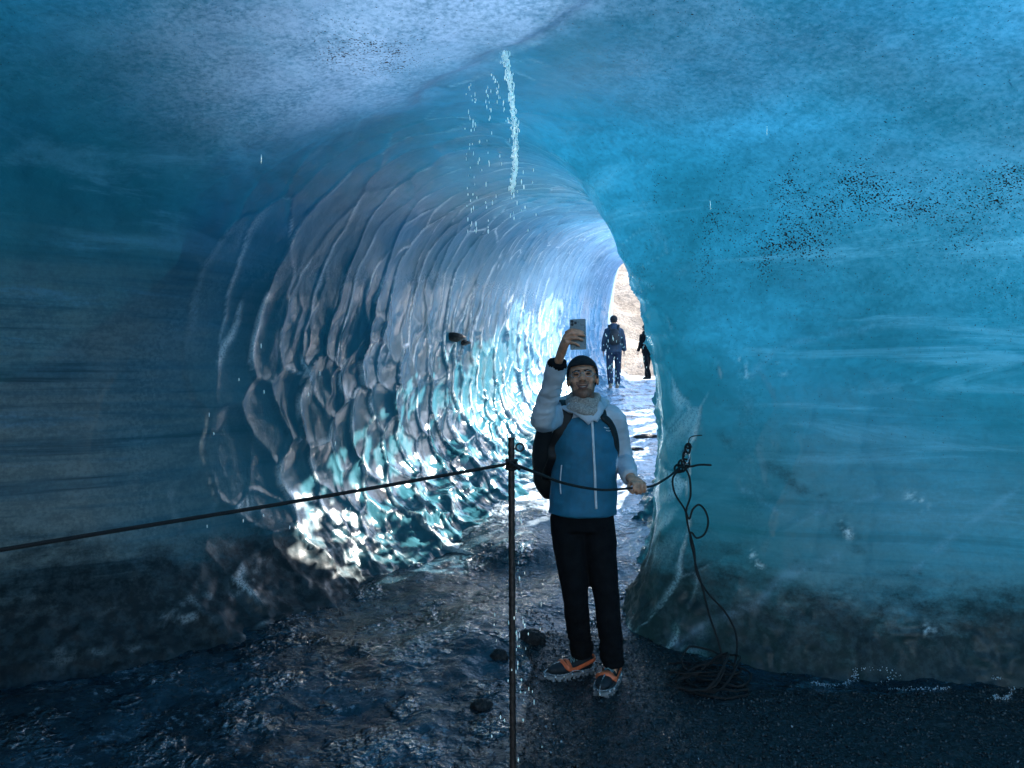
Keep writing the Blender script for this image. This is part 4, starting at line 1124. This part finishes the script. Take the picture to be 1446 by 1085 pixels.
def rock(name, c, r, seed, label, mat=None):
    m = MB(); m.ball((0, 0, 0), 1.0, None, 30, 20)
    V = np.array(m.v); nv = V / np.linalg.norm(V, axis=1)[:, None]
    k = 1 + 0.42 * fbm(nv * 1.5 + seed, seed, 3) + 0.20 * np.abs(fbm(nv * 4 + seed, seed + 3, 4))
    V = nv * k[:, None] * np.asarray(r)
    o = bpy.data.objects.new(name, bpy.data.meshes.new(name))
    o.data.from_pydata([tuple(v) for v in V], [], m.f)
    o.data.materials.append(mat or STONE)
    o.data.polygons.foreach_set("use_smooth", [True] * len(m.f))
    o.location = tuple(c); link(o)
    return tag(o, label, "rock")

def build_stones():
    p = floor_at(752, 905); rock("rock", p + (0.0, 0, 0.015), (0.075, 0.05, 0.05), 3, "black stone on the ice just right of the metal post")
    p = floor_at(704, 928); rock("rock", p + (0, 0, 0.0), (0.045, 0.04, 0.04), 8, "small black stone left of the post, the higher of two")
    p = floor_at(680, 1000); rock("rock", p + (0, 0, 0.0), (0.05, 0.045, 0.04), 12, "broad flat black stone at the lower left of the post")
    p = wall_point(640, 476); rock("rock", p, (0.11, 0.06, 0.05), 17, "dark dirt-covered stone frozen into the scalloped left wall of the tunnel")
    p = wall_point(655, 484); rock("rock", p, (0.07, 0.05, 0.03), 23, "smaller dark stone frozen beside the larger one in the tunnel wall")
    p = floor_at(912, 606); rock("rock", p + (0, 0, 0.0), (0.20, 0.05, 0.05), 29, "thin dark slit in the white tunnel floor, built as a black stone, upper of two")  # slits in the floor ice, stood in for by dark stones
    p = floor_at(897, 636); rock("rock", p + (0, 0, 0.0), (0.12, 0.04, 0.04), 31, "short dark slit in the white tunnel floor, built as a black stone, lower of two")
    # ice-edge glints along the foot of the right wall, built as white chips
    fm = simple("glint_white", (0.55, 0.62, 0.68), 0.4, 0.3, 60, 0.004, 300)
    for pts, nm in ((((1142, 962), (1160, 968), (1180, 970), (1204, 962), (1212, 946), (1240, 944), (1262, 948), (1266, 956), (1246, 964), (1256, 974), (1300, 974), (1345, 972)), "winding line of ice-edge glints, built as white chips, at the foot of the right wall"),
                    (((1398, 962), (1410, 958), (1424, 966), (1428, 980), (1416, 988), (1404, 984)), "curled patch of ice-edge glints, built as white chips, at the foot of the wall, near the right border"),
                    (((1052, 966), (1070, 967), (1085, 965), (1096, 955)), "short line of ice-edge glints, built as white chips, right of the heaped rope")):
        P = smooth_path([wall_point(a, b, 0.0) if b < 960 or a < 1100 else floor_at(a, b) for a, b in pts], 16)
        r2 = np.random.default_rng(len(pts))
        V, Fc = [], []
        for q in P:
            for _ in range((1 if fbm(q[None] * 7, 151, 2)[0] < -0.1 else r2.integers(2, 9))):
                c0 = q + r2.normal(0, 0.010, 3) * (1.2, 0.6, 0.7); sz = r2.uniform(0.0008, 0.0050)
                k0 = len(V); V += [tuple(c0 + sz * np.array(t_) * r2.uniform(0.5, 1.4, 3)) for t_ in ((1, 0, 0), (-1, 0, 0), (0, 1, 0), (0, -1, 0), (0, 0, 1), (0, 0, -1))]
                Fc += [tuple(k0 + i for i in f_) for f_ in ((0, 2, 4), (2, 1, 4), (1, 3, 4), (3, 0, 4), (2, 0, 5), (1, 2, 5), (3, 1, 5), (0, 3, 5))]
        mm = MB(); mm.add(V, Fc)
        o_ = mm.build("glint_chips", fm, smooth=False)
        tag(o_, nm, "frost")
    # grit
    rr = np.random.default_rng(8)
    ico = [(0, 0, 1), (0.894, 0, 0.447), (0.276, 0.851, 0.447), (-0.724, 0.526, 0.447), (-0.724, -0.526, 0.447), (0.276, -0.851, 0.447),
           (0.724, 0.526, -0.447), (-0.276, 0.851, -0.447), (-0.894, 0, -0.447), (-0.276, -0.851, -0.447), (0.724, -0.526, -0.447), (0, 0, -1)]
    icf = [(0, 1, 2), (0, 2, 3), (0, 3, 4), (0, 4, 5), (0, 5, 1), (1, 6, 2), (2, 7, 3), (3, 8, 4), (4, 9, 5), (5, 10, 1), (2, 6, 7), (3, 7, 8), (4, 8, 9), (5, 9, 10), (1, 10, 6), (6, 11, 7), (7, 11, 8), (8, 11, 9), (9, 11, 10), (10, 11, 6)]
    ico = np.array(ico)
    n = 16000
    X = rr.uniform(-2.6, 3.0, n * 2); Y = rr.uniform(2.7, 5.2, n * 2)
    z, iced = ground_h(X, Y)
    pp = np.stack([X, Y, 0 * X], -1)
    keep = rr.uniform(0, 1, n * 2) < np.where(iced < 0.5, 0.9, 0.03 + 0.22 * sstep(0.0, 0.4, fbm(pp * 1.3, 41, 3)))
    X, Y, z = X[keep], Y[keep], z[keep]
    n = len(X)
    r = 0.003 + 0.006 * rr.uniform(0, 1, n) ** 3
    V = ico[None] * rr.uniform(0.6, 1.25, (n, 12, 1)) * r[:, None, None] * rr.uniform(0.7, 1.3, (n, 1, 3))
    V = V + np.stack([X, Y, z + r * 0.3], -1)[:, None]
    me = bpy.data.meshes.new("gravel")
    fc = (np.array(icf)[None] + (np.arange(n) * 12)[:, None, None]).reshape(-1)
    me.vertices.add(n * 12); me.vertices.foreach_set("co", V.reshape(-1).astype(np.float32))
    me.loops.add(fc.size); me.loops.foreach_set("vertex_index", fc.astype(np.int32))
    me.polygons.add(fc.size // 3); me.polygons.foreach_set("loop_start", (np.arange(fc.size // 3) * 3).astype(np.int32))
    me.update(calc_edges=True)
    m = NT("wet_grit")
    c = m.mix(m.ramp(m.noise(60, 2), 0.4, 0.65), (0.008, 0.010, 0.012), (0.06, 0.075, 0.085))
    c = m.mix(m.ramp(m.noise(41, 2), 0.68, 0.72), c, (0.35, 0.42, 0.48))
    m.set(Base_Color=c, Roughness=0.25)
    me.materials.append(m.mat)
    o = bpy.data.objects.new("gravel", me); link(o)
    tag(o, "loose black volcanic grit and chips of ice on the cave floor", "gravel", kind="stuff")

_cv = bpy.data.objects["ice_cave"].data
_n = len(_cv.vertices); _co = np.empty(_n * 3, np.float32); _cv.vertices.foreach_get("co", _co)
_lp = np.empty(len(_cv.loops), np.int32); _cv.loops.foreach_get("vertex_index", _lp)
CAVE_BVH = BVHTree.FromPolygons(_co.reshape(-1, 3).tolist(), _lp.reshape(-1, 4).tolist())
build_man()
w1 = at(867, 556, 17.5); w1[2] = max(ground_z(w1[0] + a, 17.5 + b) for a in (-.15, 0, .15) for b in (-.1, 0, .2)) + 0.01
build_walker(w1, 1.0, -4, "walker in blue jacket and navy trousers seen from behind, further up the tunnel", (BLUEJ, DENIM), DARKKNIT, 0.03, 0.06)
w2 = at(914.5, 536, 23.0); w2[2] = max(ground_z(w2[0] + a, 23.0 + b) for a in (-.15, 0, .15) for b in (-.1, 0, .2)) + 0.01
build_walker(w2, 0.98, 22, "walker all in black, half hidden by the tunnel edge near the exit", (BLACK, BLACK), DARKKNIT, 0.10, 0.22, bag=False, shoes=BLACK, arm=0.06)
build_barrier()
build_water()
build_stones()
